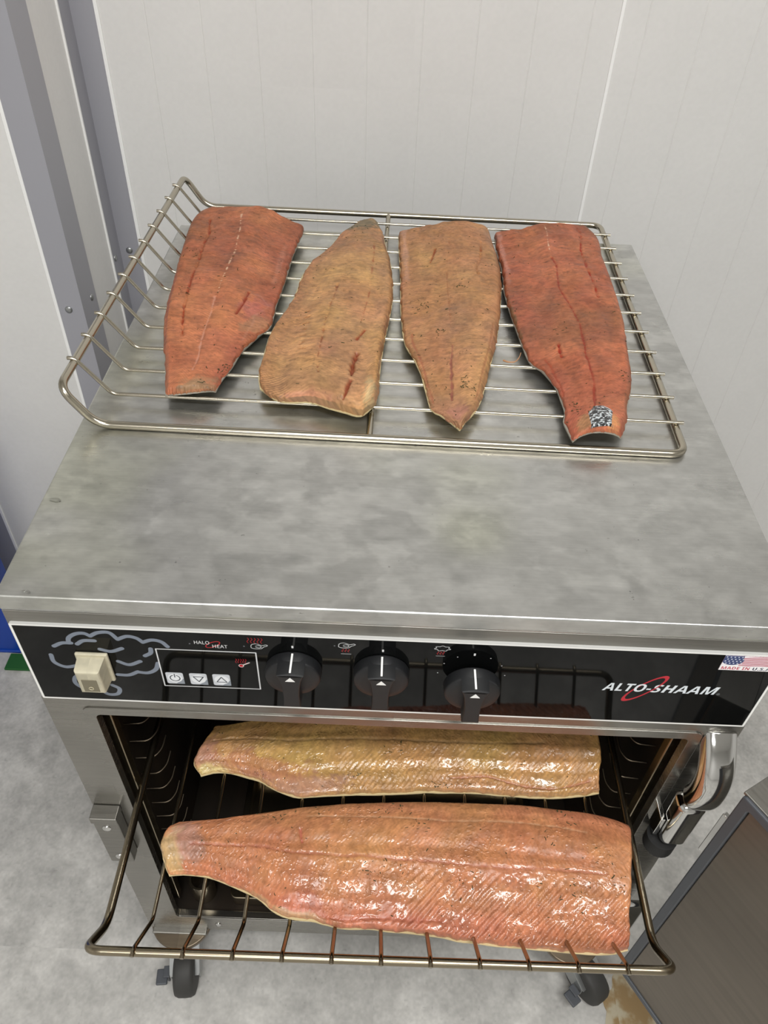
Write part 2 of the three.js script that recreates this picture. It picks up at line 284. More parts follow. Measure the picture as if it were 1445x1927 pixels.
// control panel print
const PX0 = -0.333, PX1 = 0.333, PY0 = -0.0333, PY1 = -0.1465;
{
  const CW = 2048, CH = Math.round(CW * (PY0 - PY1) / (PX1 - PX0)), k = CW / ((PX1 - PX0) * 1000);
  const cv = document.createElement('canvas'); cv.width = CW; cv.height = CH; const c = cv.getContext('2d');
  const mm = (x, y) => [(x - PX0 * 1000) * k, (PY0 * 1000 - y) * k];
  const ph = (sc, ox, oy) => (a, b) => { const p = onZ(ox + a / sc, oy + b / sc, 0.0025); return mm(p.x * 1000, (p.y - FLOOR) * 1000); };
  c.fillStyle = '#0b0c0c'; c.fillRect(0, 0, CW, CH);
  c.lineJoin = c.lineCap = 'round';
  c.strokeStyle = '#eeeeea'; c.lineWidth = 2.4 * k; c.strokeRect(1.3 * k, 1.3 * k, CW - 2.6 * k, CH - 2.6 * k);
  const A = ph(2.89, 0, 1170), B = ph(2.779, 440, 1170), Cc = ph(3.959, 1080, 1200);
  const curve = (f, pts, w, col) => {
    const q = new THREE.CatmullRomCurve3(pts.map(p => { const r = f(...p); return V3(r[0], r[1], 0); })).getPoints(30);
    c.beginPath(); q.forEach((p, i) => i ? c.lineTo(p.x, p.y) : c.moveTo(p.x, p.y)); c.lineWidth = w * k; c.strokeStyle = col; c.stroke();
  };
  const cg = '#7c8490';
  for (const s of [[[292, 135], [335, 118], [385, 118]], [[372, 118], [372, 90], [410, 68], [455, 66], [488, 80]], [[488, 80], [530, 62], [590, 62], [638, 98]], [[638, 98], [690, 82], [740, 92], [775, 114]], [[775, 114], [825, 102], [875, 112], [910, 138]],
    [[276, 182], [295, 222], [355, 247], [432, 238]], [[418, 124], [450, 106], [512, 106]], [[542, 152], [600, 164], [662, 148]], [[818, 150], [818, 172], [788, 188]], [[642, 218], [700, 236], [762, 218]],
    [[858, 228], [846, 262], [805, 280], [750, 276]], [[750, 274], [700, 292], [640, 290]], [[445, 285], [408, 305], [412, 338], [465, 366], [545, 368]], [[545, 368], [590, 396], [640, 394], [648, 366], [610, 347]]]) curve(A, s, 4.3, cg);
  // keypad box
  { c.beginPath(); [[845, 150], [1390, 172], [1416, 369], [897, 349]].forEach((p, i) => { const q = A(...p); i ? c.lineTo(...q) : c.moveTo(...q); }); c.closePath(); c.lineWidth = 1.3 * k; c.strokeStyle = '#d8dadb'; c.fillStyle = '#0b0c0c'; c.fill(); c.stroke(); }
  [[-201.5, 0], [-180, 1], [-159, 2]].forEach(([x, n]) => {
    const [X, Y] = mm(x, -104.5), w = 16 * k, h = 17.5 * k; c.fillStyle = '#c9cdd2'; c.beginPath(); c.roundRect(X - w / 2, Y - h / 2, w, h, 2 * k); c.fill();
    c.fillStyle = '#8d949c'; c.beginPath(); c.moveTo(X + w / 2, Y); c.lineTo(X + w / 2, Y + h / 2); c.lineTo(X, Y + h / 2); c.fill();
    c.fillStyle = '#e4e7ea'; c.beginPath(); c.arc(X, Y, 6.6 * k, 0, 7); c.fill();
    c.strokeStyle = '#3b4047'; c.lineWidth = 0.9 * k; c.beginPath();
    if (n === 0) { c.arc(X, Y, 4.4 * k, -1.2, 4.3); c.moveTo(X, Y - 6 * k); c.lineTo(X, Y - 1.4 * k); }
    if (n === 1) { c.moveTo(X - 4.6 * k, Y - 3.4 * k); c.lineTo(X + 4.6 * k, Y - 3.4 * k); c.lineTo(X, Y + 4.2 * k); c.closePath(); }
    if (n === 2) { c.moveTo(X - 4.6 * k, Y + 3.4 * k); c.lineTo(X + 4.6 * k, Y + 3.4 * k); c.lineTo(X, Y - 4.2 * k); c.closePath(); }
    c.stroke();
  });
  const red = '#b3262c';
  const waves = (x0, y0, n, st, h) => { for (let i = 0; i < n; i++) { c.beginPath(); for (let t = 0; t <= 12; t++) { const [X, Y] = mm(x0 + i * st + 0.28 * st * Math.sin(t / 12 * 6.5), y0 - h * t / 12); t ? c.lineTo(X, Y) : c.moveTo(X, Y); } c.lineWidth = 0.6 * k; c.strokeStyle = red; c.stroke(); } };
  const bird = (x, y, s) => { const w = (pts) => { const q = new THREE.CatmullRomCurve3(pts.map(([a, b]) => { const r = mm(x + a * s, y + b * s); return V3(r[0], r[1], 0); })).getPoints(24); c.beginPath(); q.forEach((p, i) => i ? c.lineTo(p.x, p.y) : c.moveTo(p.x, p.y)); c.lineWidth = 0.65 * k; c.strokeStyle = '#dfe1e2'; c.stroke(); };
    w([[-7, -2], [-6.5, 1.5], [-3, 3.2], [0, 2.2], [3, 1], [6, 2.2], [7.5, 1.4], [6.4, 0.2], [4, -1], [2, -3.4], [-3, -4], [-6.6, -3], [-7, -2]]); w([[-3, 0], [0, 0.8], [2, -1], [0, -2.4], [-3, -1.6]]); };
  waves(-130, -40, 5, 2.9, 7); bird(-121, -51, 1);
  bird(-45, -44.5, 1); waves(-48.5, -50, 3, 2.6, 4); c.fillStyle = '#bbb'; { const [X, Y] = mm(-50, -56.5); c.fillRect(X, Y, 9 * k, 0.7 * k); }
  { const [X, Y] = mm(37.5, -43.5); c.strokeStyle = '#dfe1e2'; c.lineWidth = 0.6 * k; c.beginPath(); for (let a = 0; a <= 40; a++) { const t = a / 40 * Math.PI * 2, r = 1 + 0.16 * Math.sin(t * 7); const q = [X + 6.2 * k * r * Math.cos(t), Y + 3.2 * k * r * Math.sin(t)]; a ? c.lineTo(...q) : c.moveTo(...q); } c.stroke(); }
  waves(34, -48, 3, 2.4, 4); { c.fillStyle = '#bbb'; const [X, Y] = mm(32.5, -54); c.fillRect(X, Y, 8 * k, 0.6 * k); }
  waves(-143, -71, 5, 2.1, 6); { const a = mm(-139, -81), b = mm(-131.5, -76); c.strokeStyle = '#e3d4d2'; c.lineWidth = 1.3 * k; c.beginPath(); c.moveTo(...a); c.lineTo(...b); c.stroke(); c.fillStyle = red; c.beginPath(); c.arc(a[0], a[1], 2.1 * k, 0, 7); c.fill(); c.lineWidth = 0.7 * k; c.stroke(); }
  const text = (str, x, y, h, w, col, italic, weight = 'bold') => { const [X, Y] = mm(x, y); c.save(); c.translate(X, Y); c.font = `${italic ? 'italic ' : ''}${weight} 100px sans-serif`; const m = c.measureText(str).width; c.scale(w * k / m, h * k / 73); c.fillStyle = col; c.textBaseline = 'alphabetic'; c.fillText(str, 0, 0); c.restore(); };
  const ring = (x, y, a, b, rot, lw, col) => { const [X, Y] = mm(x, y); c.save(); c.translate(X, Y); c.rotate(rot); c.beginPath(); c.ellipse(0, 0, a * k, b * k, 0, 0, 7); c.lineWidth = lw * k; c.strokeStyle = col; c.stroke(); c.restore(); };
  ring(-161, -51.5, 7.2, 3.0, -0.55, 1.0, red);
  text('HALO', -177.5, -51.5, 4.6, 14, '#e8e8e8', false, 'normal'); text('HEAT', -162, -56.2, 4.6, 13.5, '#e8e8e8', false, 'normal');
  for (const [x, y] of [[-181, -51.5], [-134, -52], [-55.5, -46]]) { const [X, Y] = mm(x, y); c.fillStyle = '#6d7075'; c.beginPath(); c.arc(X, Y, 0.8 * k, 0, 7); c.fill(); }
  // maker's logo with red ring
  { const [X, Y] = mm(224, -90.5); c.save(); c.translate(X, Y); c.rotate(-0.90); c.beginPath(); c.ellipse(0, 0, 26 * k, 7.6 * k, 0, 0, 7); c.ellipse(0, 0.0, 21.5 * k, 6.0 * k, 0, 0, 7, false); c.fillStyle = '#bb2c38'; c.fill('evenodd'); c.restore(); }
  text('ALTO-', 186, -95.5, 12.0, 43, '#dfe6ea', true); text('SHAAM', 229, -95.5, 12.0, 60, '#dfe6ea', true);
  { const [X, Y] = mm(224, -90.5); c.save(); c.translate(X, Y); c.rotate(-0.90); c.beginPath(); c.ellipse(0, 0, 24.5 * k, 6.9 * k, 0, 0.15, 1.5); c.lineWidth = 1.2 * k; c.strokeStyle = '#bb2c38'; c.stroke(); c.restore(); }
  { const [X, Y] = mm(291.5, -94.5); c.strokeStyle = '#9aa0a4'; c.lineWidth = 0.4 * k; c.beginPath(); c.arc(X, Y, 1.3 * k, 0, 7); c.stroke(); text('R', 290.9, -95.1, 1.4, 1.1, '#9aa0a4', false); }
  // dial marks
  for (const [x] of [[-92], [-13.5], [66]]) { const [X, Y] = mm(x, -50.2); c.fillStyle = '#e6e6e6'; c.beginPath(); c.roundRect(X - 0.9 * k, Y - 1.8 * k, 1.8 * k, 3.6 * k, 0.6 * k); c.fill(); }
  for (let a = 0; a < 7; a++) { const t = Math.PI * (0.02 + a / 6 * 0.96); if (a === 3) continue; const [X, Y] = mm(66 + 30 * Math.cos(t), -81 + 30 * Math.sin(t)); c.fillStyle = '#c9c9c9'; c.beginPath(); c.arc(X, Y, 0.65 * k, 0, 7); c.fill(); }
  const tx = new THREE.CanvasTexture(cv); tx.colorSpace = THREE.SRGBColorSpace; tx.anisotropy = 8;
  const s = rrect(PX0, PX1, PY1, PY0, 0.002), g = new THREE.ExtrudeGeometry(s, { depth: 0.0025, bevelEnabled: false, curveSegments: 6 });
  const p = g.attributes.position, uv = g.attributes.uv; for (let i = 0; i < p.count; i++) uv.setXY(i, (p.getX(i) - PX0) / (PX1 - PX0), (p.getY(i) - PY1) / (PY0 - PY1));
  const pm = mesh('control_panel', g, phys({ map: tx, roughness: 0.04, ior: 1.42, specularIntensity: 0.45 }), oven); pm.position.z = -0.0005; pm.userData.label = 'glossy black printed control panel with white border';
  // flag sticker
  const fc = document.createElement('canvas'); fc.width = 480; fc.height = 200; const f = fc.getContext('2d');
  f.fillStyle = '#f1eef0'; f.fillRect(0, 0, 480, 200);
  for (let i = 0; i < 7; i++) { f.beginPath(); for (let x = 150; x <= 480; x += 6) { const y = 22 + i * 19 + 12 * Math.sin((x - 150) / 330 * 4.2 + 2.2); x === 150 ? f.moveTo(x, y) : f.lineTo(x, y); } f.lineWidth = 10; f.strokeStyle = '#b23a52'; f.stroke(); }
  f.fillStyle = '#33416f'; f.beginPath(); f.ellipse(85, 62, 92, 64, 0, 0, 7); f.fill(); f.fillRect(0, 0, 165, 90);
  f.fillStyle = '#e9ecf4'; for (let j = 0; j < 4; j++) for (let i = 0; i < 5; i++) { const X = 20 + i * 33 + (j % 2) * 14, Y = 18 + j * 28; f.beginPath(); for (let a = 0; a < 10; a++) { const t = -Math.PI / 2 + a * Math.PI / 5, r = a % 2 ? 4.5 : 10.5; f.lineTo(X + r * Math.cos(t), Y + r * Math.sin(t)); } f.fill(); }
  f.fillStyle = '#f4f2f2'; f.fillRect(0, 140, 480, 60); f.font = 'bold 54px sans-serif'; f.fillStyle = '#b8324a';
  { const a = 'MADE IN', b = 'U.S.A.'; f.save(); f.translate(12, 190); f.scale(255 / f.measureText(a).width, 1); f.fillText(a, 0, 0); f.restore(); f.fillStyle = '#1d2742'; f.save(); f.translate(285, 190); f.scale(180 / f.measureText(b).width, 1); f.fillText(b, 0, 0); f.restore(); }
  const ft = new THREE.CanvasTexture(fc); ft.colorSpace = THREE.SRGBColorSpace;
  const fg = new THREE.BoxGeometry(0.048, 0.0205, 0.0004); fg.translate(0.303, -0.0462, 0.0023);
  const st = mesh('flag_sticker', fg, std({ map: ft, roughness: 0.3 }), oven); st.userData.label = 'small printed flag sticker';
}
// knobs
function makeKnob(x, y, z) {
  const kb = group('control_knob', oven); kb.position.set(x, y, z);
  const prof = [[0, 0], [0.0245, 0], [0.0252, 0.0012], [0.0246, 0.0095], [0.0232, 0.0118], [0.017, 0.0128], [0, 0.0130]].map(([r, h]) => new THREE.Vector2(r, h));
  const skirt = new THREE.LatheGeometry(prof, 48); skirt.rotateX(Math.PI / 2);
  // grip bar: taller than wide, waisted, with a bevelled front
  const fin = new THREE.Shape(); fin.moveTo(-0.0078, -0.0246); fin.lineTo(0.0078, -0.0246); fin.bezierCurveTo(0.0068, -0.012, 0.0070, -0.004, 0.0078, 0.004); fin.bezierCurveTo(0.0086, 0.012, 0.0100, 0.018, 0.0118, 0.0222); fin.quadraticCurveTo(0, 0.0262, -0.0118, 0.0222); fin.bezierCurveTo(-0.0100, 0.018, -0.0086, 0.012, -0.0078, 0.004); fin.bezierCurveTo(-0.0070, -0.004, -0.0068, -0.012, -0.0078, -0.0246);
  const fg = extr(fin, 0.0245, 0.0014, 3);
  mesh('knob_body', [metreUV(skirt), metreUV(fg)], M.blackPlastic, kb);
  const ln = mesh('pointer_line', box(-0.0009, 0.0009, 0.0244, 0.02535, 0.0025, 0.0225, 0.0003), M.white, kb); ln.userData.label = 'white pointer line';
  const tri = extr(shapeOf([[-0.0042, 0.0150], [0.0042, 0.0150], [0, 0.0205]]), 0.0005); tri.translate(0, 0, 0.0243);
  const tr = mesh('pointer_triangle', metreUV(tri), M.white, kb); tr.userData.label = 'white triangle mark';
  if (z > 0.005) { const sh = new THREE.CylinderGeometry(0.004, 0.004, z, 12); sh.rotateX(Math.PI / 2); sh.translate(0, 0, -z / 2 + 0.001); mesh('knob_shaft', sh, M.zinc, kb); }
}
makeKnob(-0.092, -0.0812, 0.002); makeKnob(-0.0140, -0.0805, 0.002); makeKnob(0.0660, -0.0812, 0.0105);
{ // rocker switch under a clear yellowed boot
  const s = group('rocker_switch', oven); s.position.set(-0.270, -0.089, 0.002);
  const bootTex = dataTex(256, 256, (u, v) => { const n = fbm(u * 6, v * 6, 4); const g = 188 + 40 * (n - 0.5); return [g, g * 0.965, g * 0.84]; }, true);
  const bm = std({ map: rep(bootTex, 20), roughness: 0.45 });
  mesh('switch_flange', box(-0.0145, 0.0145, -0.020, 0.020, 0, 0.0035, 0.0015), bm, s).userData.label = 'yellowed switch flange';
  const b = new THREE.Shape([[-0.012, -0.017], [0.012, -0.017], [0.012, 0.017], [-0.012, 0.017]].map(q => new THREE.Vector2(...q)));
  const g = extr(b, 0.0175, 0.0022, 3); const p = g.attributes.position; for (let i = 0; i < p.count; i++) { const t = p.getZ(i) / 0.0175; p.setXY(i, p.getX(i) * (1 - 0.10 * t), p.getY(i) * (1 - 0.08 * t)); } g.computeVertexNormals();
  g.translate(0, 0, 0.002); mesh('switch_boot', metreUV(g), bm, s).userData.label = 'milky translucent rubber switch cover';
  mesh('rocker', box(-0.0068, 0.0068, -0.0125, 0.005, 0.0192, 0.0199, 0.0003), std({ color: 0x77705c, roughness: 0.5 }), s).userData.label = 'dark rocker seen through the cover';
  const tr = new THREE.TorusGeometry(0.0020, 0.00045, 6, 18); tr.translate(0, -0.0075, 0.0200); mesh('rocker_mark', tr, std({ color: 0xb5ad92, roughness: 0.5 }), s);
}
// door hinge on the right and the open door
{
  const h = group('door_hinge', oven);
  // chrome arm curving out of the frame
  { const cur = new THREE.CatmullRomCurve3([V3(0, -0.166, -0.008), V3(0, -0.178, 0.006), V3(0, -0.198, 0.021), V3(0, -0.224, 0.026), V3(0, -0.246, 0.023), V3(0, -0.257, 0.017)]), n = 44, m = 36, p = [], ii = [];
    for (let i = 0; i <= n; i++) { const t = i / n, c = cur.getPoint(t), g = cur.getTangent(t), nz = g.y, ny = -g.z, e = Math.sqrt(Math.max(0, 1 - Math.max(0, (t - 0.86) / 0.14) ** 2)), a = 0.0165 * (0.25 + 0.75 * e) * (i === n || !i ? 0.02 : 1), b = 0.0135 * (i === n || !i ? 0.02 : 0.3 + 0.7 * e);
      for (let k = 0; k < m; k++) { const q = k / m * Math.PI * 2, cx = Math.sign(Math.cos(q)) * Math.abs(Math.cos(q)) ** 0.62 * a, cn = Math.sign(Math.sin(q)) * Math.abs(Math.sin(q)) ** 0.75 * b; p.push(0.3178 + cx, c.y + cn * -ny, c.z - cn * nz); } }
    for (let i = 0; i < n; i++) for (let k = 0; k < m; k++) { const a = i * m + k, b = i * m + (k + 1) % m; ii.push(a, a + m, b, b, a + m, b + m); }
    const g = new THREE.BufferGeometry(); g.setAttribute('position', new THREE.Float32BufferAttribute(p, 3)); g.setIndex(ii); g.computeVertexNormals(); g.setAttribute('uv', new THREE.Float32BufferAttribute(new Float32Array(p.length / 3 * 2), 2));
    mesh('hinge_arm', g, M.chrome, h); }
  const kn = new RoundedBoxGeometry(0.030, 0.086, 0.026, 5, 0.009); kn.translate(0.314, -0.300, 0.020); mesh('hinge_knuckle', metreUV(kn), M.chrome, h);
  const pin = new THREE.CylinderGeometry(0.017, 0.017, 0.02, 24); pin.translate(0.306, -0.352, 0.02); const pm = mesh('hinge_cap', pin, M.dark, h); pm.userData.label = 'black hinge cap';
  mesh('hinge_post', box(0.293, 0.2985, -0.338, -0.303, 0, 0.022, 0.001), M.chrome, h);
  // lower hinge, mostly hidden by the rack
  const kn2 = new RoundedBoxGeometry(0.034, 0.10, 0.034, 3, 0.008); kn2.translate(0.318, -0.560, 0.016); mesh('hinge_knuckle', metreUV(kn2), M.chrome, h);
  const pin2 = new THREE.CylinderGeometry(0.015, 0.015, 0.02, 24); pin2.translate(0.316, -0.624, 0.02); mesh('hinge_cap', pin2, M.dark, h);
  // door: local x runs from the hinge edge along the door, local z is the inner face normal
  const d = group('oven_door', oven); d.userData.label = 'open stainless oven door with grey gasket';
  const dx = 0.516, dz = 0.8566; d.position.set(0.325 + 0.0325, 0, 0.0565 - 0.0195); d.rotation.y = -Math.atan2(dz, dx);
  // after this turn local +x -> (dx, dz); local -z (towards -z') ... inner face is at local -z side facing the camera
  const T = -0.172, B = -0.664, L = 0.60;
  mesh('door_shell', box(0, L, B, T, -0.002, 0.034, 0.003), M.steel, d);
  const rim = rrect(0.001, L - 0.001, B + 0.001, T - 0.001, 0.004); rim.holes.push(rrect(0.012, L - 0.012, B + 0.010, T - 0.013, 0.003, THREE.Path));
  const rg = extr(rim, 0.006, 0.0015); mesh('door_gasket', metreUV(rg.translate(0, 0, 0.033)), M.gasket, d).userData.label = 'grey door gasket';
  mesh('door_inner_panel', box(0.0125, L - 0.0125, B + 0.0105, T - 0.0135, 0.030, 0.0365, 0.001), M.doorInner, d).userData.label = 'brown tinted inner door sheet';
  mesh('top_cap', box(-0.001, L + 0.001, T - 0.003, T + 0.001, -0.003, 0.036, 0.001), M.steel, d);
  mesh('hinge_leaf', box(-0.012, 0.006, -0.345, -0.262, 0.004, 0.010, 0.001), M.chrome, d);
}
// casters
for (const [sx, z, yaw, big] of [[-1, -0.022, 0.10, 1], [1, -0.022, 0.62, 1], [-1, -0.66, 2.6, 0], [1, -0.66, -2.4, 0]]) {
  const c = group('caster', oven); c.position.set(sx * 0.292, YB, z);
  mesh('mount_plate', box(-0.040, 0.040, -0.005, 0, -0.040, 0.030, 0.002), M.steel, c);
  if (big) { const bmp = new THREE.LatheGeometry([[0, 0], [0.044, 0], [0.046, -0.003], [0.044, -0.014], [0.036, -0.022], [0, -0.022]].map(q => new THREE.Vector2(...q)), 40); bmp.translate(0, -0.003, 0.004); mesh('corner_bumper', metreUV(bmp), M.steelWarm, c); }
  const sub = new THREE.Matrix4().makeRotationY(yaw), tf = g => { g.applyMatrix4(sub); return g; };
  const head = new THREE.CylinderGeometry(0.027, 0.029, 0.010, 28); head.translate(0, -0.029, 0.004); mesh('swivel_head', tf(metreUV(head)), M.zinc, c);
  const fork = shapeOf([[-0.024, 0], [0.030, 0], [0.066, -0.030], [0.066, -0.048], [0.052, -0.052], [0.022, -0.034], [-0.020, -0.012]]);
  const sides = [-0.0225, 0.020].map(o => { const g = extr(fork, 0.0025, 0.0006); g.rotateY(-Math.PI / 2); g.translate(o + 0.0025, -0.033, 0); return metreUV(g); });
  const hood = shapeOf([[-0.024, 0], [0.030, 0], [0.068, -0.032], [0.066, -0.034], [0.029, -0.003], [-0.024, -0.003]]);
  const hg = extr(hood, 0.042); hg.rotateY(-Math.PI / 2); hg.translate(0.021, -0.032, 0);
  mesh('fork', [...sides, metreUV(hg)].map(tf), M.zinc, c);
  const wh = new THREE.LatheGeometry([[0, -0.0155], [0.029, -0.0155], [0.034, -0.0140], [0.0365, -0.009], [0.0370, 0], [0.0365, 0.009], [0.034, 0.0140], [0.029, 0.0155], [0, 0.0155]].map(q => new THREE.Vector2(...q)), 40); wh.rotateZ(Math.PI / 2); wh.translate(0, -0.0758, 0.056);
  mesh('wheel', tf(metreUV(wh)), M.rubber, c).userData.label = 'dark grey rubber wheel';
  if (big) { const br = [box(-0.033, -0.0235, -0.074, -0.070, 0.050, 0.066, 0.001), box(-0.044, -0.027, -0.080, -0.075, 0.052, 0.074, 0.002), box(-0.030, -0.026, -0.098, -0.072, 0.060, 0.064, 0.001)]; mesh('brake_lever', br.map(tf), M.gasket, c); }
}

// ------------------------------------------------------------------ wire racks
function makeRack(name, mat, out, up, label) {
  const r = group(name); tag(r, label, 'wire rack', 'chromed wire oven racks');
  const hw = 0.276, hl = 0.302, R = 0.0043, rw = 0.0021, ye = R, yw = 2 * R + rw - 0.0006;
  const fr = [V3(hl, ye, -hw), V3(hl, ye, hw), V3(-hl, ye, hw), V3(-hl - out, ye + up, hw), V3(-hl - out, ye + up, -hw), V3(-hl, ye, -hw)];
  mesh('frame', polyTube(fr, R, 0.016, 14, true), mat, r);
  for (let k = -5; k <= 5; k++) { const z = k * hw / 6; mesh('wire', polyTube([V3(hl + 0.007, yw, z), V3(-hl + 0.004, yw, z), V3(-hl - out - 0.003 + 0.004, ye + up + 0.0052, z), V3(-hl - out - 0.006, ye + up + 0.005, z)], rw, 0.006, 8), mat, r); }
  mesh('cross_bar', polyTube([V3(-0.022, ye - 0.0006, -hw), V3(-0.022, ye - 0.0006, hw)], 0.0036, 0, 10), mat, r);
  return r;
}
const YT = FLOOR, YWIRE = 2 * 0.0043 + 2 * 0.0021 - 0.0006;            // top of the wires over the rack's base
const rackA = makeRack('wire_rack', M.rod, 0.028, 0.043, 'wire rack with upturned end lying on the oven top');
rackA.position.set(-0.010, YT + 0.0002, -0.499); rackA.rotation.y = -0.014;
const YR = FLOOR - 0.3555;
const rackB = makeRack('wire_rack', M.rodUsed, 0.038, 0.048, 'wire rack pulled halfway out of the open oven');
rackB.position.set(-0.004, YR, 0.131 - 0.302); rackB.rotation.y = Math.PI / 2 + 0.004;

// ------------------------------------------------------------------ fish fillets
function catmull(P) { // P: array of Vector2(x,z) -> sampler by chord length
  const n = P.length, cum = [0]; for (let i = 1; i < n; i++) cum.push(cum[i - 1] + P[i].distanceTo(P[i - 1]));
  const tot = cum[n - 1];
  const f = t => { const s = clamp(t) * tot; let i = 0; while (i < n - 2 && cum[i + 1] < s) i++; const a = (s - cum[i]) / (cum[i + 1] - cum[i] || 1e-9);
    const p0 = P[Math.max(i - 1, 0)], p1 = P[i], p2 = P[i + 1], p3 = P[Math.min(i + 2, n - 1)], a2 = a * a, a3 = a2 * a;
    const h = (q0, q1, q2, q3) => 0.5 * (2 * q1 + (q2 - q0) * a + (2 * q0 - 5 * q1 + 4 * q2 - q3) * a2 + (3 * q1 - q0 - 3 * q2 + q3) * a3);
    return [h(p0.x, p1.x, p2.x, p3.x), h(p0.y, p1.y, p2.y, p3.y)]; };
  f.len = tot; return f;
}
const lerpTab = (tab, x) => { for (let i = 1; i < tab.length; i++) if (x <= tab[i][0]) { const t = (x - tab[i - 1][0]) / (tab[i][0] - tab[i - 1][0]); return mix(tab[i - 1][1], tab[i][1], t * t * (3 - 2 * t)); } return tab[tab.length - 1][1]; };
const PROFILE = [[0, 0.62], [0.12, 0.88], [0.28, 1], [0.5, 0.95], [0.66, 0.78], [0.8, 0.56], [0.92, 0.42], [1, 0.34]];
function makeFish(F) {
  const y0 = F.y0, q = (p, h) => { const [a, b] = F.map(p); const w = onY(a, b, y0 + h); return new THREE.Vector2(w.x, w.z); };
  const conv = (arr, h) => arr.map(p => q(p, p[2] !== undefined ? p[2] : h));
  const head = conv(F.head, F.hHead ?? 0.003), tail = conv(F.tail, F.hTail ?? 0.004), dor = conv(F.dorsal, F.hDor ?? 0.008), bel = conv(F.belly, F.hBel ?? 0.003);
  dor[0] = head[0]; dor[dor.length - 1] = tail[0]; bel[0] = head[head.length - 1]; bel[bel.length - 1] = tail[tail.length - 1];
  const H = catmull(head), T = catmull(tail), Dd = catmull(dor), Bb = catmull(bel);
  const c00 = H(0), c01 = H(1), c10 = T(0), c11 = T(1);
  const S = (u, v) => { const h = H(v), t = T(v), d = Dd(u), b = Bb(u), r = [0, 0];
    for (let k = 0; k < 2; k++) r[k] = (1 - u) * h[k] + u * t[k] + (1 - v) * d[k] + v * b[k] - ((1 - u) * (1 - v) * c00[k] + (1 - u) * v * c01[k] + u * (1 - v) * c10[k] + u * v * c11[k]); return r; };
  const L = (Dd.len + Bb.len) / 2, Wd = 0.5 * (new THREE.Vector2(...S(0.45, 0)).distanceTo(new THREE.Vector2(...S(0.45, 1))) + new THREE.Vector2(...S(0.3, 0)).distanceTo(new THREE.Vector2(...S(0.3, 1))));
  const wAt = []; for (let i = 0; i <= 40; i++) wAt.push(new THREE.Vector2(...S(i / 40, 0)).distanceTo(new THREE.Vector2(...S(i / 40, 1))));
  const widthAt = u => { const t = clamp(u) * 40, i = Math.min(39, Math.floor(t)); return mix(wAt[i], wAt[i + 1], t - i); };
  const sd = F.seed;
  const arch = (u, v) => (F.arch || 0) * sst(0.86, 1, u) * Math.max(0, 1 - Math.pow(Math.abs(2 * v - 1), 2.5)) + (F.lift || 0) * sst(0.8, 1, u);
  const rnd = (d, r) => d >= r ? 1 : Math.sqrt(Math.max(0, 1 - (1 - d / r) * (1 - d / r)));
  const smoothTop = (u, v) => {
    const w = widthAt(u);
    let t = F.Tt + (F.T0 - F.Tt) * Math.pow(1 - u, 0.75);
    t *= lerpTab(F.profile || PROFILE, v);
    t *= rnd(v * w + 0.0004, 0.009) * rnd((1 - v) * w + 0.0006, 0.004) * rnd((1 - u) * L + 0.0008, 0.006); { const hr = F.headRound || 0.005, hk = F.headCut ?? 0.7; t *= hk + (1 - hk) * rnd(u * L + 0.0002, hr); }
    t += 0.0016 * (fbm(u * L * 30 + sd, v * w * 30, 3) - 0.5) * 2;
    return Math.max(0.0018, t) + arch(u, v);
  };
  // feature lines given on the photograph, brought into (u, v) on the surface
  const NU = 90, NV = 45, tabp = [];
  for (let i = 0; i <= NU; i++) for (let j = 0; j <= NV; j++) { const [x, z] = S(i / NU, j / NV); tabp.push([...toPx(V3(x, y0 + smoothTop(i / NU, j / NV), z)), i / NU, j / NV]); }
  const inv = p => { const [a, b] = F.map(p); let best = 1e9, r = null; for (const t of tabp) { const d = (t[0] - a) ** 2 + (t[1] - b) ** 2; if (d < best) { best = d; r = t; } } return [r[2], r[3]]; };
  const lines = (F.lines || []).map(l => { const pts = l.pts.map(inv); const m = (l.w || 0.002) * 4;
    return { ...l, uv: pts, u0: Math.min(...pts.map(p => p[0])) - m / L, u1: Math.max(...pts.map(p => p[0])) + m / L, v0: Math.min(...pts.map(p => p[1])) - m / Wd * 1.6, v1: Math.max(...pts.map(p => p[1])) + m / Wd * 1.6 }; });
  const patches = (F.patches || []).map(p => { const [u, v] = inv(p.c); return { ...p, u, v }; });
  const lineDist = (l, u, v, w) => { if (u < l.u0 || u > l.u1 || v < l.v0 || v > l.v1) return [1, 0]; let best = 1, bt = 0, acc = 0; const n = l.uv.length;
    for (let i = 0; i < n - 1; i++) { const a = l.uv[i], b = l.uv[i + 1], dx = (b[0] - a[0]) * L, dy = (b[1] - a[1]) * w, ex = (u - a[0]) * L, ey = (v - a[1]) * w, ll = dx * dx + dy * dy, t = clamp((ex * dx + ey * dy) / (ll || 1e-9)), d = Math.hypot(ex - t * dx, ey - t * dy); if (d < best) { best = d; bt = acc + t * Math.sqrt(ll); } acc += Math.sqrt(ll); }
    return [best, bt]; };
  const lat0 = F.lateral || 0.42, ribP = F.ribPitch || 0.0036;
  const chev = v => { const a = Math.abs(v - lat0); return (a < 0.16 ? a * 1.0 : 0.16 - (a - 0.16) * 0.8) * 0.09; };
  const ribMask = (u, v) => sst(F.ribV || 0.68, (F.ribV || 0.68) + 0.1, v) * (1 - sst(0.97, 1, v)) * (1 - sst(F.ribEnd || 0.55, (F.ribEnd || 0.55) + 0.12, u));
  const rib = (u, v, w) => { const s = (u * L + (v - 0.7) * w * (F.ribSlope ?? 0.8) + 0.002 * fbm(u * 20 + sd, v * 9, 2)) / ribP; return Math.sin(s * Math.PI * 2); };
  const wob = (u, v) => 0.0026 * (fbm(u * L * 190 + sd, v * Wd * 190, 3) - 0.5);
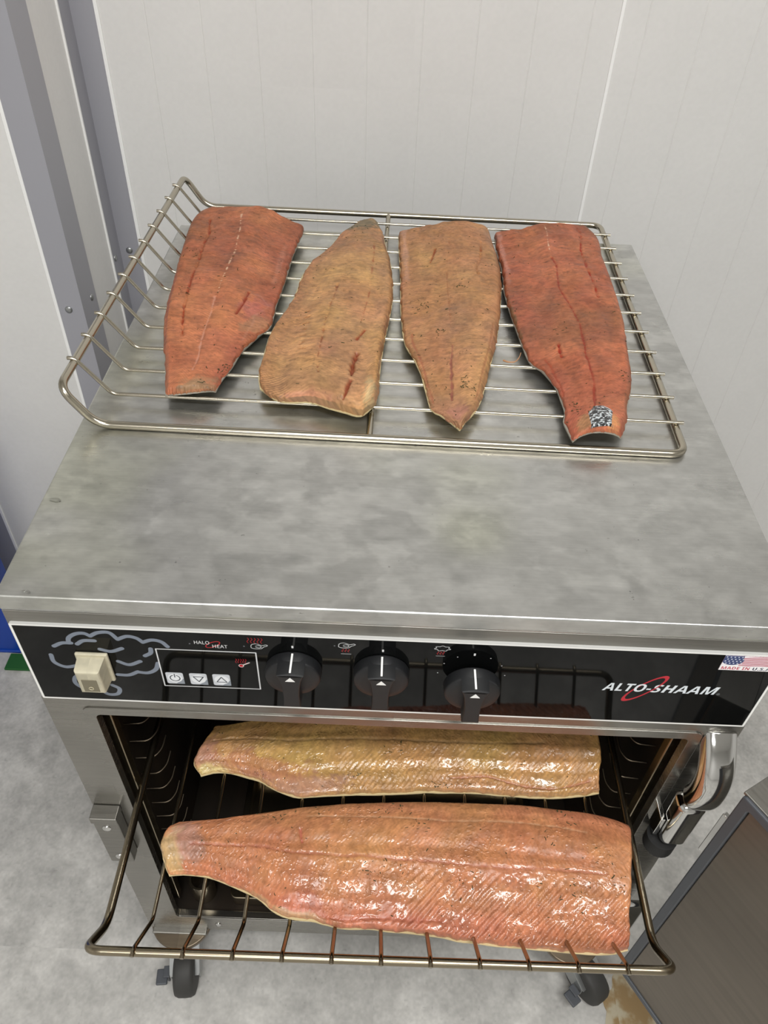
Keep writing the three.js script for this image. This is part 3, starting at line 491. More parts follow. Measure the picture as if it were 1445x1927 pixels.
  const crackW = (l, s) => l.w * (0.30 + 0.85 * vn(s / 0.0065 + sd, 1.7));
  const relief = (u, v) => { const w = widthAt(u); let h = 0;
    for (const l of lines) { const [d, s] = lineDist(l, u, v, w), dd = Math.max(0, d + wob(u, v)); if (l.depth && d < 0.02) h -= l.depth * Math.exp(-((dd / crackW(l, s)) ** 2)); }
    h -= 0.0011 * Math.exp(-(((v - lat0) * w / 0.005) ** 2)) * sst(0, 0.1, u);
    if (F.ribH) h += F.ribH * ribMask(u, v) * rib(u, v, w) * sst(0.2, 0.7, fbm(u * L * 70 + sd, v * w * 70, 2)) * 1.3;
    return h; };
  // ---- flesh geometry
  const nu = 280, nv = 110, pos = [], uvs = [], idx = [];
  const ease = t => t;
  for (let i = 0; i <= nu; i++) for (let j = 0; j <= nv; j++) {
    const u = ease(i / nu), v = 0.5 - 0.5 * Math.cos(Math.PI * j / nv) * 0.55 - 0.45 * (0.5 - j / nv), vv = clamp(v);
    let [x, z] = S(u, vv); const e = 0.0016;                                   // slightly ragged outline
    const edge = Math.max(1 - sst(0, 0.03, vv), sst(0.97, 1, vv), sst(0.985, 1, u), 1 - sst(0, 0.012, u));
    x += edge * e * 2 * (fbm(u * L * 120 + sd + vv * 3, vv * 9 + 4, 3) - 0.5); z += edge * e * 2 * (fbm(u * L * 120 + sd + 60, vv * 60, 3) - 0.5);
    const t = smoothTop(u, vv), base = arch(u, vv);
    pos.push(x, y0 + Math.max(base + 0.0015, t + relief(u, vv)), z); uvs.push(u, vv);
  }
  const W = nv + 1; for (let i = 0; i < nu; i++) for (let j = 0; j < nv; j++) { const a = i * W + j, b = a + W; F.flip ? idx.push(a, b, a + 1, a + 1, b, b + 1) : idx.push(a, a + 1, b, b, a + 1, b + 1); }
  const top = new THREE.BufferGeometry(); top.setAttribute('position', new THREE.Float32BufferAttribute(pos, 3)); top.setAttribute('uv', new THREE.Float32BufferAttribute(uvs, 2)); top.setIndex(idx); top.computeVertexNormals();
  const n = top.attributes.normal; let up = 0; for (let i = 0; i < n.count; i += 97) up += n.getY(i); if (up < 0) { for (let i = 0; i < idx.length; i += 3) { const t = idx[i]; idx[i] = idx[i + 1]; idx[i + 1] = t; } top.setIndex(idx); top.computeVertexNormals(); }
  // side walls
  const ring = []; for (let j = 0; j <= nv; j++) ring.push(j); for (let i = 1; i <= nu; i++) ring.push(i * W + nv); for (let j = nv - 1; j >= 0; j--) ring.push(nu * W + j); for (let i = nu - 1; i >= 1; i--) ring.push(i * W);
  const wp = [], wu = [], wi = [], R = ring.length;
  for (let k = 0; k <= R; k++) { const a = ring[k % R]; const u = uvs[a * 2], v = uvs[a * 2 + 1], b = y0 + arch(u, v) + 0.0008; for (let m = 0; m <= 4; m++) { const y = mix(pos[a * 3 + 1], b, m / 4); const bul = 0.0012 * Math.sin(m / 4 * Math.PI) * (fbm(k * 0.35 + sd, m * 0.9, 2) - 0.3); wp.push(pos[a * 3] + bul, y, pos[a * 3 + 2] + bul); wu.push(u, clamp(v + 0.01 * m)); } }
  for (let k = 0; k < R; k++) for (let m = 0; m < 4; m++) { const a = k * 5 + m, b = a + 5; wi.push(a, a + 1, b, b, a + 1, b + 1); }
  const wall = new THREE.BufferGeometry(); wall.setAttribute('position', new THREE.Float32BufferAttribute(wp, 3)); wall.setAttribute('uv', new THREE.Float32BufferAttribute(wu, 2)); wall.setIndex(wi); wall.computeVertexNormals();
  // ---- colour, bump, roughness
  const TW = 1024, TH = 512, col = F.colors;
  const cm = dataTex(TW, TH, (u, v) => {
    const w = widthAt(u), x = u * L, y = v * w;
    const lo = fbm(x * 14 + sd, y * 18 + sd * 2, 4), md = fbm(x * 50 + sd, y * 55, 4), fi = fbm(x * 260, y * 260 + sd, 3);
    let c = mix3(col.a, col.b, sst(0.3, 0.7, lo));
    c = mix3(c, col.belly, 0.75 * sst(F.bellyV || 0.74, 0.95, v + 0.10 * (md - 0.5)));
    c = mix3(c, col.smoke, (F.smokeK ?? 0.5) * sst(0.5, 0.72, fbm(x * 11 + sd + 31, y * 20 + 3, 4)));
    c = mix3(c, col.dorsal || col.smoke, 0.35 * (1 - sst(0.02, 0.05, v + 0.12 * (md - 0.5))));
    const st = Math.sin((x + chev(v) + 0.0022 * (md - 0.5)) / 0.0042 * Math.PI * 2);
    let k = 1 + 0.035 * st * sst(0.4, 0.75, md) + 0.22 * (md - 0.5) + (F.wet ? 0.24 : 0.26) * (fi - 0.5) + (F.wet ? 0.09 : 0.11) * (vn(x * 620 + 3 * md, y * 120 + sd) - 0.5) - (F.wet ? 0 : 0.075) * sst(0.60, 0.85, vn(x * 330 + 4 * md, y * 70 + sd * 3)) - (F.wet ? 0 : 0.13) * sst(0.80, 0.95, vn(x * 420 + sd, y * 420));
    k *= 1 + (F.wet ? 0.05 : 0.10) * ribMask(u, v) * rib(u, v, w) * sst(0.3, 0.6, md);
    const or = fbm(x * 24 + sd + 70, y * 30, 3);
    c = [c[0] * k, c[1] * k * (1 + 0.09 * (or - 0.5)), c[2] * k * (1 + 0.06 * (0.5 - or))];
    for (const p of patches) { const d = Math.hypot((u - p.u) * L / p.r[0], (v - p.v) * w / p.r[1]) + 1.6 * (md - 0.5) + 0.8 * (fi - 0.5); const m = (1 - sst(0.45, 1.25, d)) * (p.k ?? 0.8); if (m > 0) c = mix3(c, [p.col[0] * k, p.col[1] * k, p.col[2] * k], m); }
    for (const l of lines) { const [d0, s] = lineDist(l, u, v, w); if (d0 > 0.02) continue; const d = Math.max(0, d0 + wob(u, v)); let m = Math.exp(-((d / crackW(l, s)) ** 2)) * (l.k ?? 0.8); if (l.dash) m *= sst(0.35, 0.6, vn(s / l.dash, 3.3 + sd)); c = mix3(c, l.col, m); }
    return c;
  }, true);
  const bm = dataTex(F.wet ? 2048 : TW, F.wet ? 1024 : TH, (u, v) => { const w = widthAt(u), x = u * L, y = v * w, md = fbm(x * 60 + sd, y * 60, 3), st = Math.sin((x + chev(v) + 0.0022 * (md - 0.5)) / 0.0042 * Math.PI * 2) * sst(0.4, 0.7, md);
    if (!F.wet) return clamp(0.5 + 0.05 * st + 0.10 * ribMask(u, v) * rib(u, v, w) + 0.38 * (fbm(x * 300 + sd, y * 420, 3) - 0.5) + 0.10 * (vn(x * 620 + 3 * md, y * 120 + sd) - 0.5));
    const ml = sst(0.42, 0.62, fbm(x * 34 + sd, y * 34 + 5, 3)), fl = fbm(x * 150 + sd, y * 190, 2), dr = vn(x * 520 + y * 260 + sd, y * 520 - x * 200);
    return clamp(0.45 + 0.42 * (fl - 0.5) + 0.30 * sst(0.50, 1.0, dr) * (0.35 + 0.65 * ml) + 0.03 * st); });
  const rm = dataTex(512, 256, (u, v) => { const w = widthAt(u), x = u * L, y = v * w; return F.wet ? 0.17 + 0.26 * sst(0.4, 0.7, fbm(x * 70 + sd, y * 70, 3)) : 0.36 + 0.3 * fbm(x * 70 + sd, y * 70, 3); });
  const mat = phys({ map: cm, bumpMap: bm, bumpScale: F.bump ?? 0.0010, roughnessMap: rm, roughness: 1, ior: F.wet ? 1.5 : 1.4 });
  const f = group('fish_fillet'); tag(f, F.label, 'fish fillet', 'fish fillets on wire racks');
  // put the group origin at the fillet's middle
  const [ox, oz] = S(0.5, 0.5); f.position.set(ox, y0, oz);
  const place = g => { g.translate(-ox, -y0, -oz); return g; };
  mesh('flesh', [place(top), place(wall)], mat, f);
  // ---- skin below
  const su = 70, sv = 28, sp = [], si = [], suv = [], th = 0.0016;
  for (const lay of [0, 1]) for (let i = 0; i <= su; i++) for (let j = 0; j <= sv; j++) {
    const u = i / su, v = j / sv, [x, z] = S(u, v); let dx = 0, dz = 0;
    const e = 0.004, off = (F.skinOut ?? 0.0012) * 0.45;
    if (j === 0 || j === sv) { const [x2, z2] = S(u, j ? 1 - e * 5 : e * 5), l = Math.hypot(x - x2, z - z2) || 1; dx += (x - x2) / l; dz += (z - z2) / l; }
    if (i === 0 || i === su) { const [x2, z2] = S(i ? 1 - e : e, v), l = Math.hypot(x - x2, z - z2) || 1; dx += (x - x2) / l; dz += (z - z2) / l; }
    const o = off * (0.4 + 1.2 * fbm(i * 0.4 + sd, j * 0.5, 2)) * (j === sv ? (F.skinBelly ?? 1.4) : 1);
    sp.push(x + dx * o - ox, arch(u, v) + lay * th, z + dz * o - oz); suv.push(u * L, v * Wd);
  }
  const SW = sv + 1, N1 = (su + 1) * SW;
  for (let i = 0; i < su; i++) for (let j = 0; j < sv; j++) { const a = i * SW + j, b = a + SW; si.push(a, b, a + 1, a + 1, b, b + 1, N1 + a, N1 + a + 1, N1 + b, N1 + b, N1 + a + 1, N1 + b + 1); }
  const rg = []; for (let j = 0; j <= sv; j++) rg.push(j); for (let i = 1; i <= su; i++) rg.push(i * SW + sv); for (let j = sv - 1; j >= 0; j--) rg.push(su * SW + j); for (let i = su - 1; i >= 1; i--) rg.push(i * SW);
  for (let k = 0; k < rg.length; k++) { const a = rg[k], b = rg[(k + 1) % rg.length]; si.push(a, b, N1 + a, N1 + a, b, N1 + b); }
  const sg = new THREE.BufferGeometry(); sg.setAttribute('position', new THREE.Float32BufferAttribute(sp, 3)); sg.setAttribute('uv', new THREE.Float32BufferAttribute(suv, 2)); sg.setIndex(si);
  const sgn = sg.toNonIndexed(); sgn.computeVertexNormals();
  mesh('skin', sgn, F.skinMat, f).userData.label = F.skinLabel;
  // ---- patch of bare silver skin at the tail
  if (F.silver) {
    const [u0, u1, v0, v1] = F.silver, a = 26, b = 26, p = [], uu = [], ii = [];
    for (let i = 0; i <= a; i++) for (let j = 0; j <= b; j++) { const s = i / a, t = j / b, round = 0.18 * (1 - Math.sqrt(Math.max(0, 1 - (2 * t - 1) ** 2))); const u = mix(mix(u0, u1, round / 0.3), u1, s), v = mix(v0, v1, t), [x, z] = S(u, v); const edge = Math.min(s * 5, 1, t * 6, (1 - t) * 6); p.push(x - ox, Math.max(arch(u, v) + 0.002, smoothTop(u, v)) + 0.0012 * edge - 0.0006, z - oz); uu.push(s, t); }
    for (let i = 0; i < a; i++) for (let j = 0; j < b; j++) { const k = i * (b + 1) + j, l = k + b + 1; ii.push(k, k + 1, l, l, k + 1, l + 1); }
    const g = new THREE.BufferGeometry(); g.setAttribute('position', new THREE.Float32BufferAttribute(p, 3)); g.setAttribute('uv', new THREE.Float32BufferAttribute(uu, 2)); g.setIndex(ii); g.computeVertexNormals();
    mesh('tail_skin', g, M.scales, f).userData.label = 'patch of silver scaled skin at the tail';
  }
  // ---- chopped herbs
  const r = rng(sd * 77 + 5), parts = [];
  for (let i = 0; i < (F.herbs ?? 40); i++) {
    let u = 0.03 + 0.94 * r(), v = 0.04 + 0.92 * r();
    if (F.herbSpots && r() < 0.55) { const s = inv(F.herbSpots[Math.floor(r() * F.herbSpots.length)]); u = clamp(s[0] + (r() - 0.5) * 0.05, 0.02, 0.98); v = clamp(s[1] + (r() - 0.5) * 0.14, 0.03, 0.97); }
    const [x, z] = S(u, v), y = smoothTop(u, v) + Math.max(relief(u, v), -0.0005), l = 0.0012 + 0.0042 * r() * r(), an = r() * Math.PI, bend = (r() - 0.5) * 0.002;
    const pts = [-1, 0, 1].map(k => V3(x - ox + Math.cos(an) * l * k * 0.5 + (k ? 0 : bend), y + 0.0002, z - oz + Math.sin(an) * l * k * 0.5));
    parts.push(sweep(pts, 0.00022 + 0.00026 * r(), 4));
  }
  if (parts.length) { const hm = mesh('herb_flakes', parts, M.herb, f); hm.userData.kind = 'stuff'; hm.userData.label = 'dark green chopped herb flecks'; }
  return f;
}
M.herb = std({ color: 0x2c3a1c, roughness: 0.8 });
M.skinCream = std({ color: 0xc9b78a, roughness: 0.4 });
M.skinSilver = std({ color: 0x9d978a, roughness: 0.35, metalness: 0.3 });
{ const sc = (u, v) => sst(0.36, 0.64, fbm(u * 22 + 0.25 * Math.sin(v * 30), v * 12, 3));
  M.scales = std({ map: dataTex(256, 256, (u, v) => { const g = 70 + 175 * sc(u, v); return [g * 0.95, g * 0.985, g]; }, true), bumpMap: dataTex(256, 256, sc), bumpScale: 0.0010, metalness: 0.6, roughness: 0.24 }); }
const crop = (ox, oy, s) => p => [ox + p[0] / s, oy + p[1] / s], raw = p => p;
const yTopFish = YT + YWIRE + 0.0002, yLowFish = YR + YWIRE + 0.0002;
const crackCol = [150, 52, 26], paleCol = [226, 190, 160];
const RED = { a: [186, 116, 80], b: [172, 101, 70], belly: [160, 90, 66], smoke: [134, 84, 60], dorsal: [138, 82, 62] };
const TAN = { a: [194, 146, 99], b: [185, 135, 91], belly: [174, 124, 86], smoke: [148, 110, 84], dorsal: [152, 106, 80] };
makeFish({ label: 'deep orange fillet beside the upturned end of the top rack', seed: 11, y0: yTopFish, map: crop(290, 370, 4.817), T0: 0.026, Tt: 0.010, colors: RED, skinMat: M.skinSilver, skinLabel: 'silvery skin edge', skinOut: 0.0014, arch: 0.004, herbs: 70,
  head: [[480, 125, 0.013], [620, 97, 0.023], [820, 102, 0.023], [1000, 122, 0.018], [1180, 200, 0.012], [1352, 272, 0.007]],
  dorsal: [[480, 125], [400, 190], [330, 270], [270, 420], [220, 580], [170, 760], [120, 930], [87, 1100], [80, 1280], [92, 1450], [97, 1600], [100, 1785]],
  belly: [[1352, 272], [1310, 400], [1250, 540], [1200, 700], [1150, 850], [1110, 960], [1080, 1080], [1045, 1180], [960, 1240], [860, 1330], [780, 1410], [700, 1540], [620, 1640], [550, 1745]],
  tail: [[100, 1785], [220, 1795], [400, 1778], [550, 1745]], lateral: 0.45, ribV: 0.72, ribEnd: 0.42,
  lines: [{ pts: [[510, 200], [490, 330], [440, 450], [400, 580], [340, 720], [290, 880], [264, 1040], [258, 1250]], w: 0.0015, depth: 0.003, col: [142, 54, 28], k: 0.8, dash: 0.008 },
    { pts: [[860, 870], [800, 960], [750, 1060]], w: 0.0016, depth: 0.003, col: [132, 46, 26], k: 0.8 },
    { pts: [[800, 150], [790, 270], [740, 480], [680, 600], [610, 750], [580, 860]], w: 0.0011, col: paleCol, k: 0.85, dash: 0.0022, depth: 0.0006 },
    { pts: [[560, 890], [500, 1060], [440, 1260], [400, 1420], [350, 1560]], w: 0.0012, col: [205, 150, 128], k: 0.7, depth: 0.001 },
    { pts: [[100, 1300], [120, 1100], [150, 900], [200, 700]], w: 0.0016, col: [140, 70, 66], k: 0.5, depth: 0.0008 },
    { pts: [[880, 870], [960, 900], [1040, 1000], [900, 1080], [800, 1300]], w: 0.0014, col: [206, 156, 136], k: 0.22 }],
  patches: [{ c: [900, 1000], r: [0.030, 0.018], col: [186, 108, 96], k: 0.7 }, { c: [930, 1160], r: [0.026, 0.014], col: [180, 128, 92], k: 0.8 }, { c: [390, 1690], r: [0.018, 0.020], col: [158, 128, 96], k: 0.85 }, { c: [1130, 600], r: [0.06, 0.004], col: [214, 158, 138], k: 0.3 }],
  herbSpots: [[430, 1680], [620, 1560], [330, 500], [260, 850]] });
makeFish({ label: 'tan fillet with its narrow tail towards the wall', seed: 23, y0: yTopFish, map: crop(470, 400, 4.817), T0: 0.022, Tt: 0.010, headRound: 0.030, headCut: 0.38, colors: TAN, skinMat: M.skinCream, skinLabel: 'cream skin edge', skinOut: 0.0016, skinBelly: 2.2, herbs: 40, smokeK: 0.45,
  head: [[1142, 1735], [1010, 1842], [860, 1812], [700, 1768], [540, 1722], [380, 1722], [240, 1700], [98, 1600]], hHead: 0.001,
  dorsal: [[1142, 1735], [1165, 1560], [1185, 1350], [1210, 1180], [1250, 980], [1290, 780], [1295, 600], [1275, 430], [1230, 270], [1205, 160], [1165, 98]],
  belly: [[98, 1600], [88, 1450], [130, 1290], [190, 1110], [300, 930], [400, 780], [470, 600], [560, 450], [640, 380], [740, 300], [840, 180], [945, 105]],
  tail: [[1165, 98], [1100, 70], [1010, 76], [945, 105]], hTail: 0.006, lateral: 0.5, ribV: 0.66, ribEnd: 0.62,
  lines: [{ pts: [[800, 650], [740, 820], [700, 960], [660, 1130], [610, 1330], [620, 1420]], w: 0.0012, depth: 0.002, col: [132, 74, 44], k: 0.75, dash: 0.005 },
    { pts: [[1130, 280], [1130, 360], [1095, 620], [1010, 980]], w: 0.0010, depth: 0.0012, col: [150, 80, 50], k: 0.6, dash: 0.008 },
    { pts: [[1045, 1060], [970, 1140]], w: 0.0014, depth: 0.003, col: [138, 62, 36], k: 0.85 },
    { pts: [[965, 1270], [935, 1380], [920, 1460]], w: 0.0021, depth: 0.0045, col: [128, 58, 34], k: 0.85 }, { pts: [[905, 1530], [850, 1690]], w: 0.0015, depth: 0.0035, col: [128, 58, 34], k: 0.85 },
    ...[0, 1, 2, 3, 4, 5, 6].map(i => ({ pts: [[545 - i * 10, 880 + i * 58], [500 - i * 10, 892 + i * 58]], w: 0.0010, depth: 0.0012, col: [150, 96, 58], k: 0.7 }))],
  patches: [{ c: [1040, 90], r: [0.02, 0.03], col: [110, 104, 84], k: 0.8 }, { c: [1080, 1640], r: [0.02, 0.010], col: [200, 185, 140], k: 0.6 }, { c: [500, 1680], r: [0.009, 0.03], col: [196, 134, 104], k: 0.7 }] });
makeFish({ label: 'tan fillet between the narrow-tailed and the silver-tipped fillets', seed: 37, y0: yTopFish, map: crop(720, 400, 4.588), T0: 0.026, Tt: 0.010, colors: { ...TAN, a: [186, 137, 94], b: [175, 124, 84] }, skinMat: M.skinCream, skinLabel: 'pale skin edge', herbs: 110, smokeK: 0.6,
  head: [[930, 165, 0.013], [850, 97, 0.022], [680, 67, 0.025], [540, 82, 0.022], [440, 127, 0.015], [300, 150, 0.009], [140, 175, 0.006]],
  dorsal: [[930, 165], [960, 300], [1008, 450], [1026, 600], [1018, 800], [998, 1000], [968, 1150], [928, 1300], [888, 1450], [858, 1570], [800, 1680], [720, 1790]],
  belly: [[140, 175], [146, 400], [156, 600], [157, 800], [168, 950], [197, 1130], [270, 1250], [330, 1380], [375, 1530], [422, 1690], [505, 1742], [605, 1812]],
  tail: [[720, 1790], [672, 1855], [645, 1842], [605, 1812]], lateral: 0.5, ribV: 0.74, ribEnd: 0.5, ribPitch: 0.0034,
  lines: [{ pts: [[575, 230], [555, 450], [550, 600], [570, 780], [585, 980]], w: 0.0010, depth: 0.001, col: [150, 96, 62], k: 0.6, dash: 0.004 }, { pts: [[600, 1130], [595, 1300], [600, 1620]], w: 0.0014, depth: 0.0016, col: [136, 76, 66], k: 0.75 },
    { pts: [[450, 320], [415, 430]], w: 0.0016, depth: 0.003, col: [142, 72, 40], k: 0.85 }, { pts: [[850, 250], [830, 400], [815, 480], [820, 530]], w: 0.0013, depth: 0.0028, col: [146, 74, 40], k: 0.8, dash: 0.01 },
    { pts: [[250, 1050], [300, 1200], [380, 1450], [440, 1650]], w: 0.0018, depth: 0.001, col: [158, 92, 66], k: 0.6 }, { pts: [[960, 950], [920, 1150], [850, 1400], [800, 1600]], w: 0.0018, depth: 0.001, col: [158, 104, 72], k: 0.5 }],
  patches: [{ c: [640, 1720], r: [0.012, 0.012], col: [178, 122, 104], k: 0.7 }, { c: [190, 300], r: [0.10, 0.004], col: [206, 158, 134], k: 0.6 }],
  herbSpots: [[720, 1440], [550, 1560], [690, 620], [500, 1040], [330, 820], [780, 1540]] });
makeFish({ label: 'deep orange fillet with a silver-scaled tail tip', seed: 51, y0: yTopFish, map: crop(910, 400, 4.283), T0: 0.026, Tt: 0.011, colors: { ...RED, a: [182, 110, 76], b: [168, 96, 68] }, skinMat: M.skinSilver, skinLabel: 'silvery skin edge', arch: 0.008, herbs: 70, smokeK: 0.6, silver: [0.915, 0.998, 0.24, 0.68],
  head: [[850, 142, 0.013], [720, 107, 0.022], [560, 87, 0.024], [420, 92, 0.022], [320, 142, 0.015], [220, 152, 0.010], [92, 168, 0.007]],
  dorsal: [[850, 142], [930, 250], [960, 380], [1030, 550], [1088, 720], [1138, 900], [1163, 1080], [1192, 1260], [1193, 1400], [1165, 1550], [1163, 1650], [1110, 1800]],
  belly: [[92, 168], [112, 330], [152, 480], [167, 620], [212, 790], [262, 930], [322, 1080], [382, 1210], [472, 1270], [582, 1400], [632, 1520], [658, 1610], [652, 1690], [725, 1828]],
  tail: [[1110, 1800], [960, 1800], [830, 1806], [725, 1828]], lateral: 0.47, ribV: 0.7, ribEnd: 0.5,
  lines: [{ pts: [[480, 100], [510, 220], [540, 320]], w: 0.0010, col: paleCol, k: 0.8, dash: 0.0022 }, { pts: [[560, 360], [580, 420], [610, 600], [690, 720], [780, 900], [830, 1080], [860, 1250], [900, 1500], [905, 1660]], w: 0.0014, depth: 0.0018, col: [140, 48, 34], k: 0.65 },
    { pts: [[750, 130], [790, 300], [830, 450], [900, 590], [930, 680]], w: 0.0013, depth: 0.0025, col: [152, 44, 26], k: 0.8, dash: 0.012 }, { pts: [[600, 1070], [640, 1160]], w: 0.0016, depth: 0.003, col: [150, 40, 24], k: 0.85 },
    { pts: [[500, 1190], [580, 1330], [650, 1480]], w: 0.0016, depth: 0.0012, col: [150, 66, 44], k: 0.6 }],
  patches: [{ c: [150, 300], r: [0.09, 0.004], col: [206, 150, 136], k: 0.55 }, { c: [1050, 1680], r: [0.018, 0.008], col: [196, 140, 90], k: 0.8 }, { c: [810, 1680], r: [0.012, 0.010], col: [170, 128, 88], k: 0.8 }, { c: [240, 850], r: [0.05, 0.004], col: [110, 92, 60], k: 0.6 }],
  herbSpots: [[240, 760], [620, 940], [740, 1570], [870, 1580], [1130, 1320]] });
const m5 = raw;
makeFish({ label: 'large glossy pink fillet nearest the front bar of the pulled out rack', seed: 67, y0: yLowFish, map: m5, T0: 0.030, Tt: 0.014, wet: true, bump: 0.0016, skinMat: M.skinCream, skinLabel: 'cream yellow skin edge', skinOut: 0.0018, skinBelly: 1.6, herbs: 150, smokeK: 0.25,
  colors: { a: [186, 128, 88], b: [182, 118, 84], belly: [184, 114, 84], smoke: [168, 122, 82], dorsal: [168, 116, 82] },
  head: [[1180, 1550, 0.016], [1184, 1576, 0.014], [1183, 1623, 0.012], [1182, 1663, 0.010], [1181, 1706, 0.008], [1181, 1756, 0.005], [1180, 1787, 0.002]],
  dorsal: [[1180, 1550], [1152, 1540], [1105, 1528], [1039, 1520], [973, 1512], [873, 1507], [773, 1505], [662, 1507], [579, 1512], [522, 1520], [466, 1528], [413, 1536], [346, 1547]], hDor: 0.014,
  belly: [[1180, 1787], [1139, 1793], [1072, 1790], [1022, 1786], [939, 1778], [873, 1770], [823, 1760], [740, 1751], [695, 1746], [645, 1745], [606, 1736], [586, 1730], [546, 1726], [513, 1712], [479, 1685], [429, 1663], [390, 1649], [346, 1643], [318, 1644]],
  tail: [[346, 1547], [318, 1561], [304, 1582], [305, 1605], [312, 1630], [318, 1644]], hTail: 0.006, lateral: 0.42, ribV: 0.55, ribEnd: 0.42, ribPitch: 0.0084, ribSlope: -0.95, ribH: 0.0014,
  lines: [{ pts: [[356, 1586], [446, 1590], [496, 1593], [579, 1604], [679, 1610], [758, 1616], [823, 1622], [956, 1630], [1039, 1638], [1140, 1643]], w: 0.0018, depth: 0.0013, col: [172, 104, 86], k: 0.45 }, { pts: [[579, 1537], [740, 1535], [840, 1543], [940, 1547], [1040, 1553], [1105, 1567]], w: 0.0013, depth: 0.0006, col: [212, 166, 130], k: 0.6 },
    { pts: [[562, 1560], [568, 1585]], w: 0.0016, depth: 0.002, col: [176, 92, 78], k: 0.7 }, { pts: [[600, 1722], [700, 1727], [830, 1733]], w: 0.0030, depth: 0.0015, col: [178, 104, 84], k: 0.5 }],
  patches: [{ c: [335, 1582], r: [0.018, 0.022], col: [176, 132, 116], k: 0.75 }, { c: [550, 1702], r: [0.030, 0.012], col: [192, 114, 90], k: 0.6 }, { c: [318, 1620], r: [0.014, 0.03], col: [206, 178, 122], k: 0.7 }, { c: [535, 1718], r: [0.04, 0.004], col: [190, 158, 116], k: 0.7 }],
  herbSpots: [[740, 1524], [790, 1545], [700, 1630], [1020, 1575], [1060, 1540], [1160, 1665], [1085, 1670], [520, 1540], [880, 1645], [1145, 1620]] });
makeFish({ label: 'glossy yellowish fillet under the control panel, at the oven mouth', seed: 83, y0: yLowFish, map: raw, T0: 0.028, Tt: 0.013, wet: true, bump: 0.0015, skinMat: M.skinCream, skinLabel: 'cream yellow skin edge', skinOut: 0.0018, skinBelly: 1.8, herbs: 60, smokeK: 0.25,
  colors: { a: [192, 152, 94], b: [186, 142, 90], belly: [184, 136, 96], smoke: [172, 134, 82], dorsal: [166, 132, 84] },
  head: [[1112, 1350, 0.016], [1121, 1385, 0.014], [1126, 1420, 0.010], [1126, 1455, 0.006], [1125, 1491, 0.002]],
  dorsal: [[1112, 1350], [1000, 1336], [850, 1328], [740, 1326], [600, 1330], [500, 1344], [440, 1355], [408, 1363]], hDor: 0.014,
  belly: [[1125, 1491], [1092, 1496], [1031, 1499], [975, 1497], [920, 1492], [851, 1489], [795, 1489], [740, 1491], [682, 1492], [638, 1494], [585, 1497], [555, 1497], [516, 1484], [488, 1468], [461, 1460], [433, 1453], [405, 1452], [378, 1455]],
  tail: [[408, 1363], [389, 1390], [373, 1412], [365, 1434], [378, 1455]], hTail: 0.006, lateral: 0.34, ribV: 0.52, ribEnd: 0.6, ribPitch: 0.0065, ribSlope: -0.9, ribH: 0.0006,
  lines: [{ pts: [[405, 1393], [516, 1391], [600, 1390], [740, 1391], [840, 1397], [920, 1399], [1020, 1398]], w: 0.0018, depth: 0.0012, col: [196, 160, 116], k: 0.5 }, { pts: [[850, 1462], [920, 1459], [985, 1477], [1050, 1483], [1105, 1470]], w: 0.0018, depth: 0.002, col: [176, 116, 92], k: 0.65 }],
  patches: [{ c: [378, 1425], r: [0.012, 0.02], col: [182, 132, 116], k: 0.7 }, { c: [570, 1480], r: [0.05, 0.010], col: [184, 138, 116], k: 0.7 }, { c: [395, 1447], r: [0.02, 0.008], col: [226, 208, 140], k: 0.8 }, { c: [480, 1440], r: [0.05, 0.012], col: [194, 124, 96], k: 0.5 }],
  herbSpots: [[835, 1485], [800, 1484], [745, 1407], [672, 1466], [880, 1488]] });

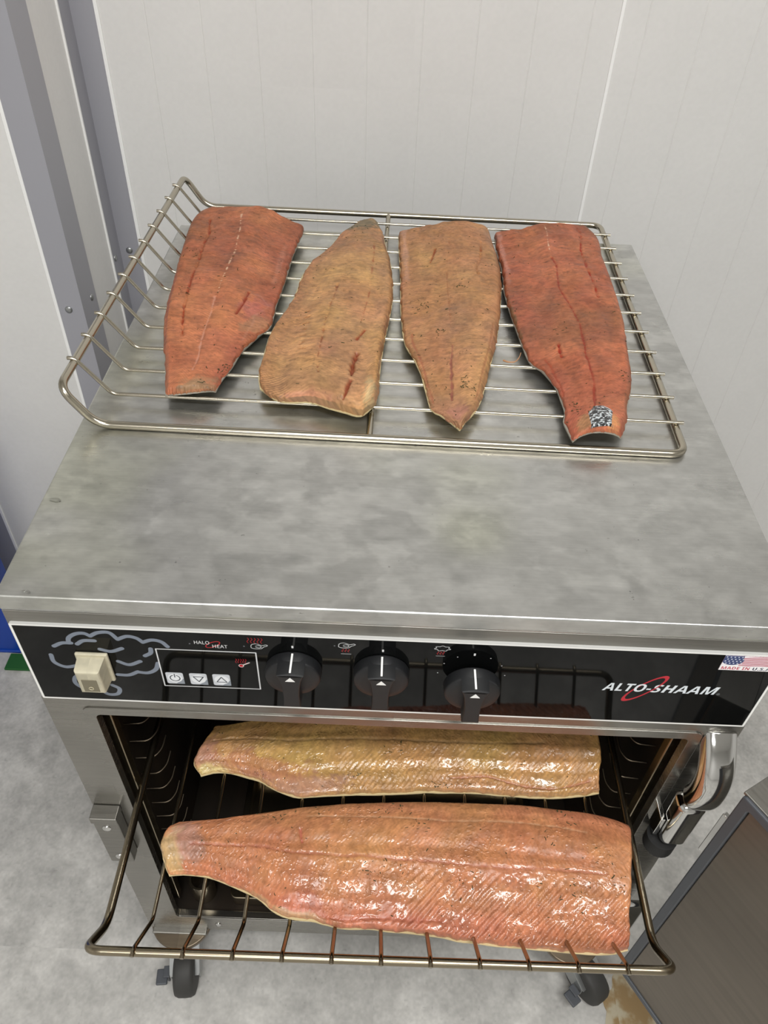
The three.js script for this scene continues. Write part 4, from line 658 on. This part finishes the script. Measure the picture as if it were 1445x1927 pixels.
// ------------------------------------------------------------------ small things
{ // drops of water on the oven top
  const water = phys({ color: 0xffffff, roughness: 0.02, transmission: 1, thickness: 0.002, ior: 1.33 });
  for (const [px, py, a, b, lab] of [[103, 941, 0.0062, 0.0026, 'elongated water drop on the steel top, the larger one'], [49, 1113, 0.0042, 0.0016, 'small water drop near the front left corner of the steel top']]) {
    const g = new THREE.SphereGeometry(1, 24, 10, 0, Math.PI * 2, 0, Math.PI / 2); const p = g.attributes.position; for (let i = 0; i < p.count; i++) { const x = p.getX(i); p.setXYZ(i, x * a, p.getY(i) * 0.0013, (p.getZ(i) * (1 + 0.35 * x) + 0.3 * x * x) * b); } g.computeVertexNormals();
    const m = mesh('water_drop', g, water), w = onY(px, py, FLOOR); m.position.set(w.x, FLOOR + 0.0001, w.z); m.rotation.y = -0.15; tag(m, lab, 'water drop');
  }
  // curled scrap of flesh caught on a wire
  const q = [[947, 678], [955, 681], [968, 681], [976, 674], [980, 664]].map(([a, b], i) => onY(a, b, yTopFish + 0.0014 + 0.0004 * i));
  tag(mesh('flesh_scrap', sweep(new THREE.CatmullRomCurve3(q).getPoints(24), t => 0.0011 * (1 - 0.6 * t), 8), std({ color: 0xb98a63, roughness: 0.5 })), 'thin curled scrap of fish lying on a rack wire', 'scrap');
  // blue board and green mat beside the pier
  const cr = group('blue_board'); cr.position.set(-0.995, 0, -0.578); tag(cr, 'upright blue plastic board standing on the floor beside the pier', 'board');
  mesh('board_sheet', box(-0.246, 0.246, 0.004, 0.52, -0.018, 0.018, 0.004), M.blue, cr);
  mesh('board_edging', [box(-0.25, -0.244, 0, 0.524, -0.022, 0.022, 0.003), box(0.244, 0.25, 0, 0.524, -0.022, 0.022, 0.003), box(-0.25, 0.25, 0, 0.008, -0.022, 0.022, 0.003), box(-0.25, 0.25, 0.516, 0.524, -0.022, 0.022, 0.003)], M.blue, cr);
  const a = onY(22, 1232, 0), b = onY(14, 1262, 0);
  const gm = mesh('green_mat', box(a.x, a.x + 0.13, 0.0002, 0.006, a.z, b.z, 0.002), M.green); tag(gm, 'flat green mat on the floor in front of the blue board', 'mat');
}
// dried spill on the floor by the open door
{ const c0 = onY(1190, 1905, 0), s = new THREE.Shape(), n = 48; for (let i = 0; i < n; i++) { const t = i / n * Math.PI * 2, r = 1 + 0.34 * (fbm(Math.cos(t) * 1.6 + 9, Math.sin(t) * 1.6 + 3, 3) - 0.5) * 2; const x = 0.045 * r * Math.cos(t), y = 0.055 * r * Math.sin(t); i ? s.lineTo(x, y) : s.moveTo(x, y); }
  const g = new THREE.ExtrudeGeometry(s, { depth: 0.0004, bevelEnabled: false }); g.rotateX(-Math.PI / 2); g.translate(c0.x, 0.0001, c0.z);
  const st = dataTex(256, 256, (u, v) => { const q = fbm(u * 7, v * 7, 5); return mix3([182, 172, 148], [150, 124, 84], sst(0.35, 0.68, q)); }, true);
  tag(mesh('dried_spill', metreUV(g), std({ map: rep(st, 8), roughness: 0.5 })), 'brownish dried spill on the concrete below the open door', 'spill'); }

scene.traverse(o => { if (o.isMesh) { o.castShadow = true; o.receiveShadow = true; } });
renderer.render(scene, camera);
